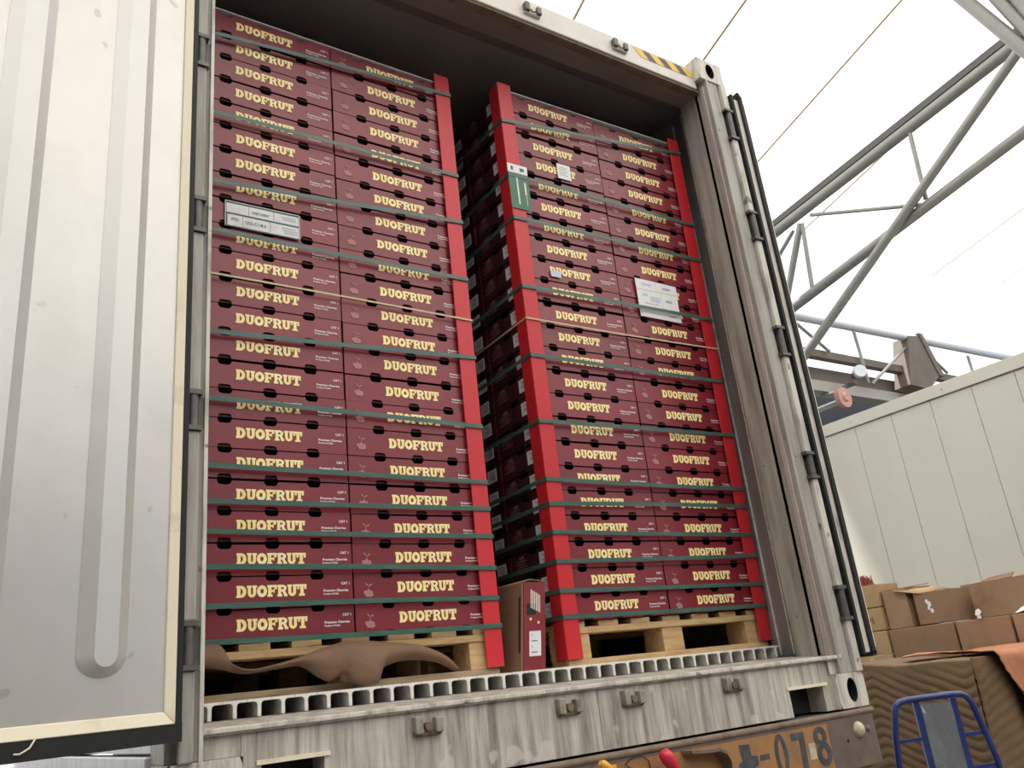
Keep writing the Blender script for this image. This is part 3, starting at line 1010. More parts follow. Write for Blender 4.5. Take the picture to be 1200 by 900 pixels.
def emblem_mesh():
    mb = MB(M['emblem'])
    Y = -0.0012
    for cx, cz, r in [(.036, .034, .0062), (.046, .037, .0062), (.055, .033, .0062), (.041, .026, .0062), (.051, .025, .0062), (.058, .026, .0045)]:
        Y -= 0.00015
        mb.add([(cx + r * math.cos(k * math.pi / 5), Y, cz + r * math.sin(k * math.pi / 5)) for k in range(10)], [tuple(range(10))])
    mb.add([(.047, Y, .054), (.052, Y, .058), (.060, Y, .060), (.055, Y, .053)], [(0, 1, 2, 3)])
    mb.add([(.046, Y, .054), (.042, Y, .060), (.036, Y, .064), (.039, Y, .056)], [(0, 1, 2, 3)])
    mb.add([(.0455, Y, .042), (.0475, Y, .042), (.0475, Y, .055), (.0455, Y, .055)], [(0, 1, 2, 3)])
    return mb.mesh('fruit_emblem')
def side_label_mesh():
    mb = MB([M['label'], M['label_ink'], M['white_print']])
    X0 = -0.0010
    mb.box(X0, 0.0, 0.036, 0.104, 0.022, 0.074)
    for i in range(6):
        z = 0.032 + 0.006 * i
        mb.add([(X0 - 0.0004, 0.042, z), (X0 - 0.0004, 0.042 + 0.03 + 0.018 * ((i * 7) % 3) / 2, z), (X0 - 0.0004, 0.042 + 0.03 + 0.018 * ((i * 7) % 3) / 2, z + 0.002), (X0 - 0.0004, 0.042, z + 0.002)], [(0, 1, 2, 3)], 1)
    return mb.mesh('side_label')
def side_print_mesh():
    mb = MB(M['emblem'])
    X0 = -0.0010
    for i, (a, b) in enumerate([(.19, .27), (.19, .25), (.20, .27), (.19, .26)]):
        z = 0.03 + i * 0.010
        mb.add([(X0, a, z), (X0, b, z), (X0, b, z + 0.003), (X0, a, z + 0.003)], [(0, 1, 2, 3)])
    for k in range(5):
        cx, cz = 0.21 + 0.012 * (k % 3), 0.072 + 0.004 * (k % 2)
        mb.add([(X0, cx + .005 * math.cos(j * math.pi / 4), cz + .005 * math.sin(j * math.pi / 4)) for j in range(8)], [tuple(range(8))])
    return mb.mesh('side_print')
me_carton = carton_mesh()
me_letter = lettering_mesh()
me_small = small_print_mesh()
me_emblem = emblem_mesh()
me_label = side_label_mesh()
me_sprint = side_print_mesh()

# heights of the lettering, row by row, in mm off the straight line
R1 = [6, 3, 1, 5, 1, 4, -4, -7, -3, 0, -2, -7, 0, -6, -7, 1, 0, 5, -2, 2, 2, -3, 3]
R2 = [10, -2, 0, 1, 4, 9, -2, 1, -6, 1, -3, -9, -9, -3, -9, -9, -11, -9, -2, 6, 0, 3, 5]
R3 = [5, 0, 2, 5, 6, 2, -2, -1, -1, -7, -3, -10, -8, 1, -3, -3, 0, 0, 2, 4, 1, 6, 3]
R4 = [2, -3, -4, 0, 5, 4, 2, -5, -1, -2, 3, -4, 3, 1, -2, 0, 1, -1, 0, 2, 0, 1, 0]
BASE = {0: (0.182, 0.0940, R1), 1: (0.178, 0.0942, R2), 2: (0.180, 0.0948, R3), 3: (0.185, 0.0941, R4)}
def rows(col):
    z0, h, res = BASE[col]
    zs = [z0 + h * k + 0.0006 * res[k] - 0.0473 for k in range(23)]
    zs[0] = max(zs[0], 0.1395)
    for k in range(1, 23):
        zs[k] = max(zs[k], zs[k - 1] + 0.0921)
    return zs
COLN = ['outer column of the stack beside the ribbed door', 'inner column of the stack beside the ribbed door',
        'inner column of the stack beside the bare wall', 'outer column of the stack beside the bare wall']
n_carton = 0
for col in range(4):
    F = FA if col < 2 else FB
    zs = rows(col)
    for k in range(23):
        for dep in range(3 if col == 2 else 1):
            rj = random.Random(col * 1000 + k * 10 + dep)
            u = (col % 2) * 0.5 + rj.uniform(-0.0012, 0.0012) + (0.0025 if col % 2 else 0)
            v = dep * 0.3 + 0.001 + rj.uniform(-0.0016, 0.0016)
            z = zs[k]
            o = obj_from(me_carton, 'cherry_carton', None, F(u, v, z))
            o.rotation_euler = (0, 0, F.yaw + rj.uniform(-0.0018, 0.0018))
            row = ORD[k]
            if dep == 0:
                lab = 'maroon cherry carton, %s up, %s' % (row, COLN[col])
                if k in (0, 22):
                    lab = 'maroon cherry carton, %s in the %s' % (row, COLN[col])
                tag(o, lab, 'carton', 'maroon cherry cartons stacked on the pallets')
                obj_from(me_letter, 'lettering', o)
                obj_from(me_small, 'small_print', o)
                obj_from(me_emblem, 'fruit_emblem', o)
                if col == 2:
                    obj_from(me_label, 'side_label', o)
                    obj_from(me_sprint, 'side_print', o)
            else:
                tag(o, 'shaded maroon carton, %s, %s behind the front in the gap between stacks' % (('%s up' % row) if k not in (0, 22) else row, ('one' if dep == 1 else 'two')), 'carton', 'maroon cartons deep in the gap between the stacks')
                obj_from(me_label, 'side_label', o)
                obj_from(me_sprint, 'side_print', o)

# red corner posts (angle section), leaning with their stacks
def corner(F, u, sgn, label, z0=0.012, z1=2.335, leg=0.055):
    th = 0.005
    yf = -0.0085
    t = empty('corner_post', F(u, 0, 0.0))
    base = Vector(F(u, 0, 0.0))
    def xf(a, b, z):
        return tuple(Vector(F(a, b, z)) - base)
    a, b = sorted((u + sgn * 0.0115, u - sgn * leg))
    mb = MB(M['post'])
    mb.box(a, b, yf - th, yf, z0, z1, xf=xf)
    mb.build('front_flange', t, bevel=0.0015)
    a, b = sorted((u + sgn * 0.0065, u + sgn * 0.0115))
    mb = MB(M['post'])
    mb.box(a, b, yf, leg, z0, z1 - 0.004, xf=xf)
    mb.build('side_flange', t, bevel=0.0015)
    tag(t, label, 'corner post', 'red plastic corner posts')
    return t, xf
corner(FA, 1.0, 1, 'red plastic corner post on the stack beside the ribbed door')
cp, cxf = corner(FB, 0.0, -1, 'red plastic corner post carrying a green placard, at the gap between stacks')
corner(FB, 1.0, 1, 'red plastic corner post next to the bare container wall')
# green placard on the gap-side post
pm = MB([M['placard'], M['paper'], M['white_print'], M['label_green']])
yb = -0.0162
pm.box(-0.014, 0.082, yb - 0.0012, yb, 1.742, 1.905, 0, xf=cxf)
pm.box(-0.014, 0.082, yb - 0.0013, yb, 1.9055, 1.945, 1, xf=cxf)
for x0, x1, a, b in [(0.022, 0.029, 1.762, 1.885), (0.058, 0.066, 1.812, 1.868), (0.062, 0.0645, 1.762, 1.812)]:
    pm.box(x0, x1, yb - 0.0022, yb - 0.0013, a, b, 2, xf=cxf)
pm.box(0.002, 0.012, yb - 0.0022, yb - 0.0013, 1.916, 1.934, 3, xf=cxf)
pm.box(0.045, 0.065, yb - 0.0022, yb - 0.0013, 1.918, 1.932, 3, xf=cxf)
pm.build('placard', cp)

# straps
def strap(F, z0, z1, label, pale=False, group='green straps round the stacks'):
    w = 0.0032 if pale else 0.0075
    yf = -0.0175
    t = MB(M['strap_pale'] if pale else M['strap'])
    o0, o1 = -0.0135, 1.0135
    n = 12
    rng = random.Random(int(z0 * 1000))
    bow = rng.uniform(-0.004, 0.004)
    for s in range(n):
        a, b = o0 + (o1 - o0) * s / n, o0 + (o1 - o0) * (s + 1) / n
        def zz(u):
            q = (u - o0) / (o1 - o0)
            return z0 + (z1 - z0) * q + bow * math.sin(math.pi * q)
        P = []
        for yy in (yf - 0.0014, yf):
            P += [F(a, yy, zz(a) - w), F(b, yy, zz(b) - w), F(b, yy, zz(b) + w), F(a, yy, zz(a) + w)]
        t.add(P, [(0, 1, 2, 3), (7, 6, 5, 4), (0, 4, 5, 1), (3, 2, 6, 7)])
    for u, s in ((o0, -1), (o1, 1)):
        zq = z0 if s < 0 else z1
        mid = 0.5 * (z0 + z1)
        P = []
        for uu in (u, u + s * 0.0014):
            P += [F(uu, yf, zq - w), F(uu, 0.9, mid - w), F(uu, 0.9, mid + w), F(uu, yf, zq + w)]
        t.add(P, [(0, 1, 2, 3), (7, 6, 5, 4), (0, 4, 5, 1), (3, 2, 6, 7)])
    o = t.build('pallet_strap')
    tag(o, label, 'strap', group)
SA = [(2.168, 2.246), (1.850, 1.863), (1.582, 1.655), (1.409, 1.409), (1.253, 1.240), (1.055, 1.092), (0.844, 0.827), (0.638, 0.624),
      (0.533, 0.531), (0.448, 0.436), (0.348, 0.329), (0.240, 0.230), (0.146, 0.141)]
SB = [(2.145, 2.262), (1.893, 1.878), (1.699, 1.698), (1.401, 1.404), (1.267, 1.264), (1.118, 1.110), (0.858, 0.866), (0.640, 0.631),
      (0.549, 0.556), (0.448, 0.437), (0.344, 0.350), (0.242, 0.236), (0.154, 0.150)]
NT = ['topmost', 'second', 'third', 'fourth', 'fifth', 'sixth', 'seventh', 'eighth', 'ninth', 'tenth', 'eleventh', 'twelfth', 'lowest']
for F, S, nm in ((FA, SA, 'stack beside the ribbed door'), (FB, SB, 'stack beside the bare wall')):
    for i, (a, b) in enumerate(S):
        pale = i == 4
        if pale:
            lab = 'thin pale tan strap, the only one round the %s' % nm
        elif i in (0, 12):
            lab = '%s green strap round the %s' % (NT[i], nm)
        else:
            lab = 'green strap, %s from the top, round the %s' % (NT[i], nm)
        strap(F, a, b, lab, pale)
# thin pale edge battens on top of the stacks
for F, nm, zt in ((FA, 'stack beside the ribbed door', rows(0)[22]), (FB, 'stack beside the bare wall', rows(2)[22])):
    zt = max(zt, rows(1)[22] if F is FA else rows(3)[22]) + 0.0925
    mb = MB(M['label'])
    mb.box(0.0, 0.945 if F is FA else 0.94, -0.003, 0.03, zt, zt + 0.003, xf=lambda u, v, z, F=F: F(u + (0.05 if F is FB else 0), v, z))
    tag(mb.build('edge_batten'), 'thin pale edge strip along the top of the %s' % nm, 'edge strip')

# delivery label on the door-side stack
def sheet(F, u0, u1, z0, z1, v=-0.0045, mats=None):
    base = Vector(F(u0, v, z0))
    t = empty('paper_sheet', base)
    return t, (lambda u, vv, z: tuple(Vector(F(u, vv, z)) - base))
t, xf = sheet(FA, 0.10, 0.36, 1.437, 1.53)
tag(t, 'green framed white delivery label on the stack beside the ribbed door', 'label')
mb = MB(M['label_green'])
mb.box(0.108, 0.358, -0.0062, -0.0048, 1.437, 1.531, xf=xf)
mb.build('backing', t)
mb = MB(M['label'])
mb.box(0.113, 0.354, -0.0072, -0.0062, 1.488, 1.522, xf=xf)
mb.box(0.116, 0.354, -0.0072, -0.0062, 1.441, 1.481, xf=xf)
mb.build('white_field', t)
mb = MB(M['white_print'])
for a in ((0.108, 0.110, 1.437, 1.531), (0.356, 0.358, 1.437, 1.531), (0.108, 0.358, 1.529, 1.531)):
    mb.box(a[0], a[1], -0.0076, -0.0062, a[2], a[3], xf=xf)
mb.build('edge_line', t)
mb = MB([M['label_ink'], M['label_grey']])
text_into(mb, 'P/D', 0.016, lambda u, v: xf(0.128 + u, -0.0078, 1.459 + v))
text_into(mb, 'CK02-C 1 M A', 0.016, lambda u, v: xf(0.172 + u * 0.72, -0.0078, 1.456 + v))
text_into(mb, 'SWEET CHERRY', 0.013, lambda u, v: xf(0.196 + u * 0.62, -0.0078, 1.498 + v))
for u in (0.165, 0.256):
    mb.box(u, u + 0.0012, -0.0078, -0.0072, 1.443, 1.48, xf=xf)
for u in (0.185, 0.268):
    mb.box(u, u + 0.0012, -0.0078, -0.0072, 1.49, 1.52, xf=xf)
for z, a, b in ((1.508, 0.295, 0.345), (1.500, 0.30, 0.345), (1.468, 0.295, 0.345), (1.459, 0.30, 0.35), (1.451, 0.305, 0.35)):
    mb.box(a, b, -0.0078, -0.0072, z, z + 0.004, 1, xf=xf)
mb.build('print', t)['kind'] = 'stuff'
# large white sheet on the wall-side stack
t, xf = sheet(FB, 0.6, 0.83, 1.37, 1.545)
tag(t, 'large white printed sheet on the stack beside the bare wall', 'label')
mb = MB(M['paper'])
mb.prism([xf(0.594, -0.0062, 1.369), xf(0.830, -0.0062, 1.366), xf(0.826, -0.0062, 1.44), (xf(0.830, -0.0062, 1.540)), xf(0.592, -0.0062, 1.546)], (0, 0.0012, 0))
mb.build('paper', t)
mb = MB([M['paper_blue'], M['paper_pink'], M['label_grey']])
def bar(a, b, z0, z1, mi):
    mb.box(a, b, -0.0068, -0.0062, z0, z1, mi, xf=xf)
bar(0.596, 0.824, 1.494, 1.497, 1); bar(0.706, 0.7075, 1.50, 1.54, 1); bar(0.73, 0.7315, 1.42, 1.49, 1)
bar(0.625, 0.68, 1.516, 1.528, 0); bar(0.745, 0.79, 1.512, 1.522, 2); bar(0.622, 0.652, 1.466, 1.478, 0)
bar(0.665, 0.72, 1.445, 1.470, 0); bar(0.63, 0.71, 1.432, 1.437, 1); bar(0.755, 0.79, 1.452, 1.464, 2); bar(0.76, 0.80, 1.385, 1.392, 2)
mb.build('print', t)['kind'] = 'stuff'
# small tags on the gap-side column
t, xf = sheet(FB, 0.205, 0.28, 1.95, 2.02)
tag(t, 'small white square sticker over the lettering high on the gap-side column', 'label')
mb = MB(M['paper'])
mb.box(0.252, 0.322, -0.0052, -0.0040, 1.948, 2.02, xf=xf)
mb.build('paper', t)
mb = MB(M['label_grey'])
for i in range(5):
    mb.box(0.262, 0.305 - 0.008 * (i % 2), -0.0057, -0.0052, 1.965 + 0.009 * i, 1.968 + 0.009 * i, xf=xf)
mb.build('print', t)['kind'] = 'stuff'
t, xf = sheet(FB, 0.14, 0.2, 1.475, 1.505)
tag(t, 'tiny pale blue sticker partly over a letter on the gap-side column', 'label')
mb = MB(M['paper_blue'])
mb.box(0.144, 0.194, -0.0052, -0.0040, 1.474, 1.502, xf=xf)
mb.build('paper', t)

# torn brown board curling over the front of the door-side pallet
UP = [(0.000, 0.141), (0.053, 0.141), (0.093, 0.131), (0.116, 0.085), (0.167, 0.066), (0.237, 0.074), (0.31, 0.089), (0.374, 0.108), (0.426, 0.119), (0.466, 0.126), (0.487, 0.122), (0.52, 0.12),
      (0.561, 0.115), (0.602, 0.11), (0.687, 0.097), (0.759, 0.072), (0.802, 0.046), (0.83, 0.018)]
LO = [(0.000, 0.076), (0.047, 0.076), (0.095, 0.067), (0.131, 0.06), (0.169, 0.055), (0.239, 0.06), (0.311, 0.064), (0.36, 0.03), (0.392, 0.016), (0.429, 0.031), (0.448, 0.007), (0.479, -0.004), (0.532, 0.001),
      (0.55, 0.033), (0.612, 0.052), (0.684, 0.054), (0.756, 0.042), (0.807, 0.013)]
YU = [-.025, -.03, -.045, -.06, -.055, -.05, -.045, -.035, -.028, -.025, -.03, -.035, -.035, -.035, -.035, -.03, -.025, -.02]
YL = [-.05, -.06, -.07, -.035, -.03, -.03, -.03, -.04, -.05, -.055, -.075, -.085, -.075, -.05, -.02, -.01, -.01, -.018]
def spl(a, t):
    i = min(int(t), len(a) - 2)
    f = t - i
    p0, p1, p2, p3 = a[max(i - 1, 0)], a[i], a[i + 1], a[min(i + 2, len(a) - 1)]
    return 0.5 * ((2 * p1) + (-p0 + p2) * f + (2 * p0 - 5 * p1 + 4 * p2 - p3) * f * f + (-p0 + 3 * p1 - 3 * p2 + p3) * f ** 3)
ROW = []
NS = 68
for j in range(7):
    q = j / 6
    r = []
    for s in range(NS + 1):
        t_ = (len(UP) - 1) * s / NS
        x = spl([p[0] for p in UP], t_) * (1 - q) + spl([p[0] for p in LO], t_) * q
        z = spl([p[1] for p in UP], t_) * (1 - q) + spl([p[1] for p in LO], t_) * q
        y = spl(YU, t_) * (1 - q) + spl(YL, t_) * q - 0.018 * math.sin(math.pi * q)
        r.append((x, y, z))
    ROW.append(r)
mb = MB(M['kraft_dark'])
mb.grid(ROW)
o = mb.build('torn_board', None, solid=0.003)
tag(o, 'torn brown paperboard curling down over the pallet beside the ribbed door', 'paperboard')

# loose carton standing on end in the gap
t = empty('loose_carton', (1.058, -0.03, -0.011))
tag(t, 'worn carton standing on end in the gap between the two stacks', 'carton')
def lx(x, y, z):
    return (x + 0.135 * z * (1 - 0), y, z)
mb = MB([M['kraft'], M['carton']])
mb.box(0, 0.094, 0.003, 0.5, 0.0, 0.288, 0, xf=lx)
mb.build('body', t, bevel=0.003)
mb = MB([M['carton']])
mb.box(0.006, 0.094, -0.001, 0.003, 0.0, 0.286, 0, xf=lx)
mb.build('printed_end', t)
mb = MB([M['label'], M['label_ink'], M['white_print'], M['rubber'], M['gold']])
mb.box(0.028, 0.075, -0.0022, -0.001, 0.045, 0.125, 0, xf=lx)
for i in range(4):
    mb.box(0.036, 0.040 + 0.02 * ((i + 1) % 2), -0.0028, -0.0022, 0.056 + 0.018 * i, 0.059 + 0.018 * i, 1, xf=lx)
for i in range(6):
    mb.box(0.034 + 0.007 * i, 0.037 + 0.007 * i, -0.0022, -0.001, 0.20 - 0.003 * i, 0.262 - 0.004 * i, 2, xf=lx)
mb.box(0.018, 0.055, -0.0018, -0.001, 0.178, 0.215, 3, xf=lx)
for x, z in ((0.030, 0.160), (0.062, 0.148)):
    mb.box(x, x + 0.007, -0.0022, -0.001, z, z + 0.008, 4, xf=lx)
mb.build('end_print', t)
mb = MB(M['kraft'])
mb.grid([[lx(0.0, 0.0, 0.288), lx(0.03, -0.002, 0.297), lx(0.07, -0.004, 0.292), lx(0.094, 0.0, 0.286)], [lx(0.0, 0.25, 0.290), lx(0.03, 0.25, 0.302), lx(0.07, 0.25, 0.297), lx(0.094, 0.25, 0.288)]])
mb.build('top_flap', t, solid=0.003)
mb = MB(M['tray'])
mb.box(-0.0016, 0.0005, 0.01, 0.02, 0.06, 0.24, xf=lx)
mb.build('torn_edge', t)
# small kraft scraps under the stack next to the door
# ================================================================== GOODS ON THE RIGHT
CX = 5.6
def plain_carton(y0, y1, z0, z1, label, group, x0=CX, depth=0.42, m='carton_brown', tape=False, rz=0.0, name='shipping_carton', seam=True):
    t = empty(name, (x0, (y0 + y1) / 2, z0), rz)
    h = (y1 - y0) / 2
    H = z1 - z0 - 0.002
    mb = MB(M[m])
    mb.box(0, depth, -h + 0.002, h - 0.002, 0, H)
    mb.build('body', t, bevel=0.006)
    mb = MB(M['tape'] if tape else M['kraft'])
    if tape:
        mb.box(-0.001, 0.001, -0.022, 0.022, 0.004, H - 0.004)
        mb.box(-0.0012, depth, -0.02, 0.02, H, H + 0.001)
        mb.build('tape', t)
    else:
        mb.box(0.004, depth, -h + 0.004, h - 0.004, H, H + 0.0015)
        mb.build('top_flap', t)
    tag(t, label, 'carton', group)
    return t
G1 = 'plain brown cartons behind the quilts'
names = ['plain brown carton behind the brown quilt, next to the small tan cartons', 'plain brown carton with faint print, middle of the row behind the quilts', 'plain brown carton with crumpled white film on top, behind the orange quilt']
Y3 = [(1.125, 1.655), (0.716, 1.112), (0.20, 0.700)]
for (a, b), nm in zip(Y3, names):
    plain_carton(a, b, -0.3375, 0.05, nm, G1)
    for k in range(3):
        plain_carton(a, b, GROUND + 0.3875 * k, GROUND + 0.3875 * (k + 1), 'plain brown carton low in the stack hidden behind the quilted loads', 'brown cartons hidden behind the quilts')
# faint print on the middle one
mb = MB(M['kraft_dark'])
G2 = 'small tan taped cartons'
zt = [(0.232, 0.405), (0.055, 0.229), (-0.122, 0.052), (-0.300, -0.125)]
for i, (a, b) in enumerate(zt):
    c = plain_carton(1.67, 2.05, a, b, ['topmost small tan carton of the stack beside the folded door', 'small tan carton with red printed mark, second from the top', 'small tan carton, third from the top beside the folded door', 'lowest visible small tan carton, beside the folded door'][i], G2, m='carton_tan', tape=(i in (1, 3)), depth=0.3)
    if i == 1:
        mb = MB(M['red_bristle'])
        for k in range(4):
            mb.box(-0.0015, 0, -0.10 + 0.02 * k, -0.088 + 0.02 * k, 0.055 + 0.02 * (k % 2), 0.11 - 0.01 * (k % 2))
        mb.build('printed_mark', c)
for k in range(4):
    plain_carton(1.67, 2.05, GROUND + 0.3 * k, GROUND + 0.3 * (k + 1), 'tan carton low in the stack hidden behind the brown quilt', 'tan cartons hidden behind the quilt', m='carton_tan', depth=0.3)
# upper tier: opened cartons
def open_carton(y0, y1, z0, z1, x0, label, flaps, depth=0.38, rz=0.0, m='carton_brown'):
    t = empty('opened_carton', (x0, (y0 + y1) / 2, z0), rz)
    h, H, T = (y1 - y0) / 2, z1 - z0, 0.006
    mb = MB(M[m])
    mb.box(0, T, -h, h, 0, H)
    mb.box(depth - T, depth, -h, h, 0, H)
    mb.box(T, depth - T, -h, -h + T, 0, H)
    mb.box(T, depth - T, h - T, h, 0, H)
    mb.box(T, depth - T, -h + T, h - T, 0, T)
    mb.build('body', t)
    for f, fm in flaps:
        mb = MB(M[fm])
        mb.grid([f[:2], [f[3], f[2]]], smooth=False)
        mb.build('flap', t, solid=0.005)
    tag(t, label, 'carton', 'opened brown cartons on the upper tier')
    return t
h = 0.12
open_carton(1.44, 1.655, 0.055, 0.345, 5.62, 'narrow brown carton on the upper tier, touching the tan stack', [([(0.0, -0.115, 0.29), (0.0, 0.115, 0.29), (0.30, 0.115, 0.31), (0.28, -0.115, 0.31)], 'carton_brown')], rz=math.radians(-6), depth=0.3)
t = open_carton(1.09, 1.385, 0.058, 0.285, 5.62, 'open brown carton with scuffed face and a tan flap lifted over it', [], rz=math.radians(4), depth=0.28)
mb = MB(M['carton_tan'])
mb.grid([[(0.0, 0.05, 0.215), (-0.03, 0.24, 0.262), (-0.01, 0.30, 0.275)], [(0.06, -0.05, 0.245), (0.1, 0.12, 0.268), (0.12, 0.28, 0.285)], [(0.25, -0.06, 0.232), (0.28, 0.1, 0.275), (0.3, 0.28, 0.282)]])
mb.build('flap', t, solid=0.005)
mb = MB(M['label'])
for y, z, r in ((0.055, 0.16, 0.012), (0.04, 0.14, 0.016), (0.05, 0.11, 0.010), (0.03, 0.09, 0.013)):
    mb.add([(-0.001, y + r * math.cos(k * 0.9), z + 1.4 * r * math.sin(k * 0.9)) for k in range(7)], [tuple(range(7))])
mb.build('scuff', t)
open_carton(0.93, 1.26, 0.052, 0.316, 6.07, 'shaded brown carton set back between the two bigger opened cartons', [], rz=0, depth=0.3, m='carton_brown')
t = open_carton(0.424, 0.985, 0.055, 0.30, 5.745, 'largest opened brown carton, a dark flap standing up at its corner', [([(0.02, 0.272, 0.24), (0.02, 0.0, 0.25), (0.12, 0.03, 0.285), (0.1, 0.2, 0.275)], 'kraft_dark'), ([(0.0, -0.02, 0.237), (0.0, -0.27, 0.237), (0.2, -0.27, 0.285), (0.2, -0.05, 0.275)], 'carton_brown')], rz=math.radians(-3), depth=0.4)
mb = MB(M['paper'])
mb.prism([(5.575, 0.91, 0.062), (5.575, 0.935, 0.075), (5.575, 0.925, 0.10), (5.575, 0.90, 0.112), (5.575, 0.885, 0.09)], (0.02, 0.01, 0.005))
mb.prism([(5.575, 0.905, 0.05), (5.575, 0.925, 0.05), (5.575, 0.922, 0.07), (5.575, 0.908, 0.07)], (0.02, 0, 0))
tag(mb.build('paper_scrap'), 'small white paper scrap in front of the largest opened carton', 'paper')
rng = random.Random(3)
P = []
for i in range(7):
    P.append([(5.61 + 0.018 * i, 0.45 + 0.04 * j, 0.054 + (0.045 * rng.random() + 0.03) * math.sin(math.pi * j / 6) * math.sin(math.pi * (i + 0.6) / 7.2)) for j in range(7)])
mb = MB(M['paper'])
mb.grid(P, smooth=False)
tag(mb.build('crumpled_film', None, solid=0.002), 'crumpled white film lying on the last brown carton of the row', 'film')
# rust-red bundle
mb = MB(M['red_bristle'])
for i in range(80):
    y = 1.78 + 0.13 * rng.random()
    x = 5.63 + 0.12 * rng.random()
    z = 0.408
    mb.tube([(x, y, z), (x + rng.uniform(-.01, .01), y + rng.uniform(-.012, .012), z + rng.uniform(0.055, 0.085))], [0.006, 0.003], 5)
mb.box(5.63, 5.75, 1.77, 1.91, 0.406, 0.418)
tag(mb.build('bristle_brush'), 'small rust red bristly brush on top of the tan cartons', 'brush')

# quilted loads
def quilt_bump(a, b, amp=0.011, pitch=0.058):
    q = (a / 1.25 + 0.05) % 1.0
    tri = abs(q - 0.5) * 2
    w = (b - 0.26 * tri + 0.0015 * math.sin(9 * a)) / pitch
    return amp * abs(math.sin(math.pi * w)) ** 0.55
QX, QY, QZ = 4.6, 0.50, -0.182
t = empty('covered_load', (QX, QY, GROUND))
tag(t, 'load draped in a brown quilted blanket, beside the blue hand truck', 'covered load')
P = []
rng = random.Random(11)
nz_ = 200
ny = 110
for i in range(nz_ + 1):
    s = i / nz_
    z = QZ - 1.24 * s
    r = []
    for j in range(ny + 1):
        y = QY + 1.85 * j / ny
        sag = 0.02 * math.sin(5 * y + 1.2) + 0.012 * math.sin(11 * y)
        x = QX - 0.03 * math.sin(3.1 * y + 2.5 * s) * s - quilt_bump(y, z) * min(1, s * 12) - 0.05 * s
        r.append((x - QX, y - QY, z + sag * (1 - s) * 0.6 - GROUND))
    P.append(r)
# top rows (from the back edge to the front edge) come first
T = []
for i in range(14):
    q = i / 14
    r = []
    for j in range(ny + 1):
        y = QY + 1.85 * j / ny
        sag = 0.02 * math.sin(5 * y + 1.2) + 0.012 * math.sin(11 * y)
        x = QX + 0.72 * (1 - q)
        r.append((x - QX, y - QY, QZ + 0.012 * math.sin(math.pi * q) + sag * 0.6 + 0.6 * quilt_bump(y, x, 0.010) - GROUND))
    T.append(r)
mb = MB(M['quilt'])
mb.grid(T + P)
# right hand end of the blanket (faces the yard)
E = []
for i in range(nz_ + 1):
    s = i / nz_
    z = QZ - 1.24 * s
    r = []
    for j in range(25):
        x = QX - 0.05 * s + 0.74 * j / 24
        fold = 0.035 * math.sin(18 * (x - QX) + 2.0 * s) * min(1, 2.5 * s + 0.1)
        r.append((x - QX, -0.02 * s + fold - 0.02 * (j > 0) - QY * 0 - quilt_bump(x, z, 0.010) * min(1, s * 10) - 0.10 * s * j / 24, z - GROUND))
    E.append(r)
mb.grid(E)
mb.build('blanket', t, solid=0.006)
mb = MB(M['kraft'])
mb.box(0.06, 0.66, 0.08, 1.8, 0.0, QZ - GROUND - 0.05)
mb.build('load', t)
# orange quilt over the next load
t = empty('covered_load', (QX + 0.12, QY - 0.06, GROUND))
tag(t, 'load draped in an orange quilted blanket with slanting folds, at the brown quilt corner', 'covered load')
ox, oy = QX + 0.12, QY - 0.06
P = []
for i in range(15):
    q = i / 14
    r = []
    for j in range(41):
        y_back = 0.62
        x = 0.02 + 0.83 * j / 40
        r.append((x, y_back * (1 - q) - 0.02, QZ + 0.035 + 0.014 * math.sin(7 * x + 3 * q) + 0.5 * quilt_bump(x, q * 0.6, 0.012) - GROUND - 0.012 * q))
    P.append(r)
for i in range(1, 49):
    s = i / 48
    r = []
    for j in range(41):
        xb = 0.02 + 0.83 * j / 40
        x = xb + 0.40 * s * (1 - j / 40)
        fold = (0.06 * math.sin(15 * (xb - 0.35 * s)) + 0.02 * math.sin(33 * (xb - 0.3 * s) + 1)) * min(1, 3 * s)
        r.append((x, -0.03 - 0.16 * s + fold - quilt_bump(x - 0.4 * s, 1.3 * s, 0.009), QZ + 0.02 - 1.26 * s - GROUND))
    P.append(r)
mb = MB(M['quilt_orange'])
mb.grid(P)
mb.build('blanket', t, solid=0.006)
mb = MB(M['kraft'])
mb.box(0.64, 0.84, 0.02, 0.58, 0.0, QZ - GROUND - 0.02)
mb.build('load', t)

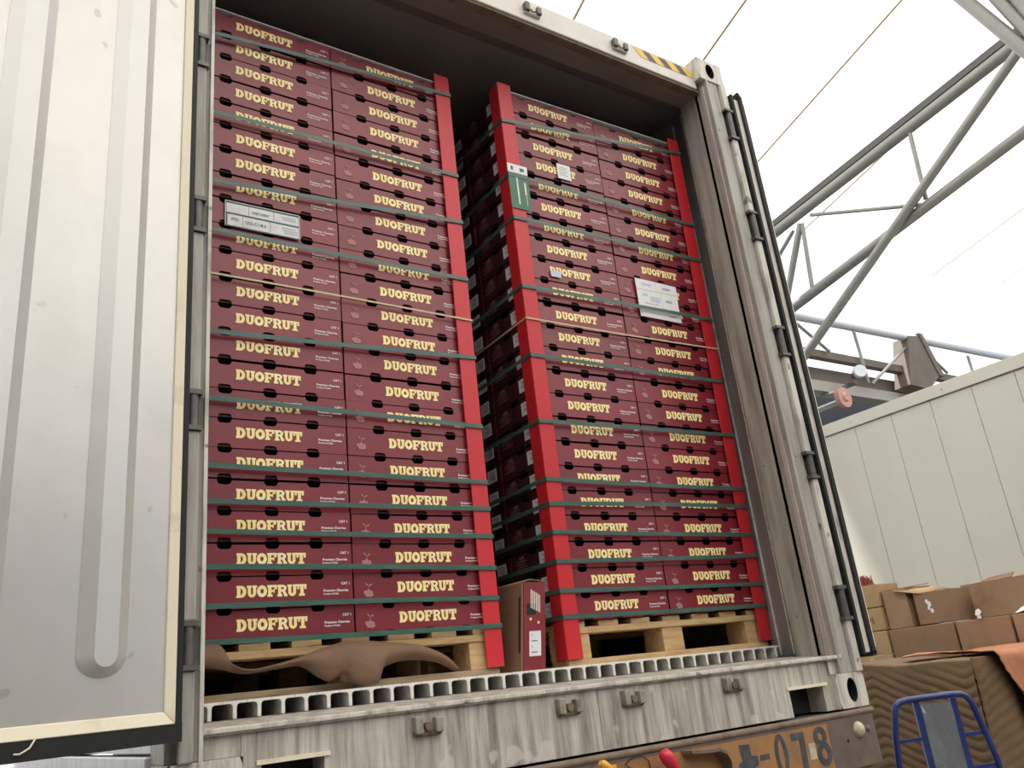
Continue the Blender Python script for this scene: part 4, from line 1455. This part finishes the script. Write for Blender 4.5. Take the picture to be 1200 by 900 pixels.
# blue hand truck
HU = Vector((0.82, -0.57, 0)).normalized()
HN = Vector((0.57, 0.82, 0)).normalized()
HO = Vector((3.32, 0.0, GROUND))
t = empty('hand_truck', HO)
tag(t, 'blue tubular hand truck with a film wrapped grey plate, in front of quilts', 'hand truck')
def hp(u, z, d=0.0):
    return HU * u + HN * d + Vector((0, 0, z - GROUND))
mb = MB(M['blue'])
path = [(-0.225, -1.35), (-0.223, -0.60), (-0.205, -0.45), (-0.183, -0.355), (-0.172, -0.328), (-0.150, -0.311), (-0.11, -0.305), (0.10, -0.302), (0.14, -0.306), (0.160, -0.318), (0.176, -0.345), (0.20, -0.47), (0.222, -0.60), (0.225, -1.35)]
mb.tube([hp(*q) for q in path], 0.0145, 12)
mb.build('frame_tube', t)
for s in ((-0.074, -0.078), (0.097, 0.086)):
    mb = MB(M['blue'])
    u0, u1 = s
    mb.prism([hp(u0 - 0.013, -0.318), hp(u0 + 0.013, -0.318), hp(u1 + 0.013, -1.34), hp(u1 - 0.013, -1.34)], HN * 0.022)
    mb.build('upright', t, bevel=0.002)
for z in (-0.478, -0.615, -0.80, -1.0, -1.2):
    for a, b in ((-0.21, -0.085), (0.095, 0.21)):
        mb = MB(M['blue'])
        mb.prism([hp(a, z - 0.009 + (0.004 if a < 0 else 0), 0.002), hp(b, z - 0.005, 0.002), hp(b, z + 0.011, 0.002), hp(a, z + 0.007, 0.002)], HN * 0.016)
        mb.build('crossbar', t)
mb = MB(M['film_plate'])
mb.prism([hp(-0.058, -0.332, 0.004), hp(0.080, -0.330, 0.004), hp(0.072, -1.25, 0.004), hp(-0.062, -1.25, 0.004)], HN * 0.006)
mb.build('back_plate', t)
rng = random.Random(5)
P = []
for i in range(24):
    z = -0.328 - 0.04 * i
    P.append([tuple(hp(-0.06 + 0.14 * j / 8, z, -0.004 - 0.010 * abs(math.sin(2.2 * j + 0.9 * i + 0.5 * math.sin(i)))) ) for j in range(9)])
mb = MB(M['film'])
mb.grid(P, smooth=False)
mb.build('plastic_film', t)
mb = MB(M['blue'])
mb.prism([hp(-0.22, -1.49, 0.0), hp(0.22, -1.49, 0.0), hp(0.22, -1.49, -0.26), hp(-0.22, -1.49, -0.26)], (0, 0, 0.006))
mb.prism([hp(-0.22, -1.49, 0.0), hp(0.22, -1.49, 0.0), hp(0.22, -1.33, 0.0), hp(-0.22, -1.33, 0.0)], HN * 0.01)
mb.build('toe_plate', t)
for s in (-1, 1):
    mb = MB(M['rubber'])
    c = hp(s * 0.24, -1.37, 0.12)
    mb.tube([c - HU * 0.03, c - HU * 0.026, c + HU * 0.026, c + HU * 0.03], [0.115, 0.13, 0.13, 0.115], 22)
    mb.build('wheel', t)
mb = MB(M['steel_dark'])
mb.tube([hp(-0.27, -1.37, 0.12), hp(0.27, -1.37, 0.12)], 0.012, 10)
for u in (-0.19, 0.19):
    mb.tube([hp(u, -1.37, 0.12), hp(u, -1.30, 0.01)], 0.012, 8)
mb.build('axle', t)
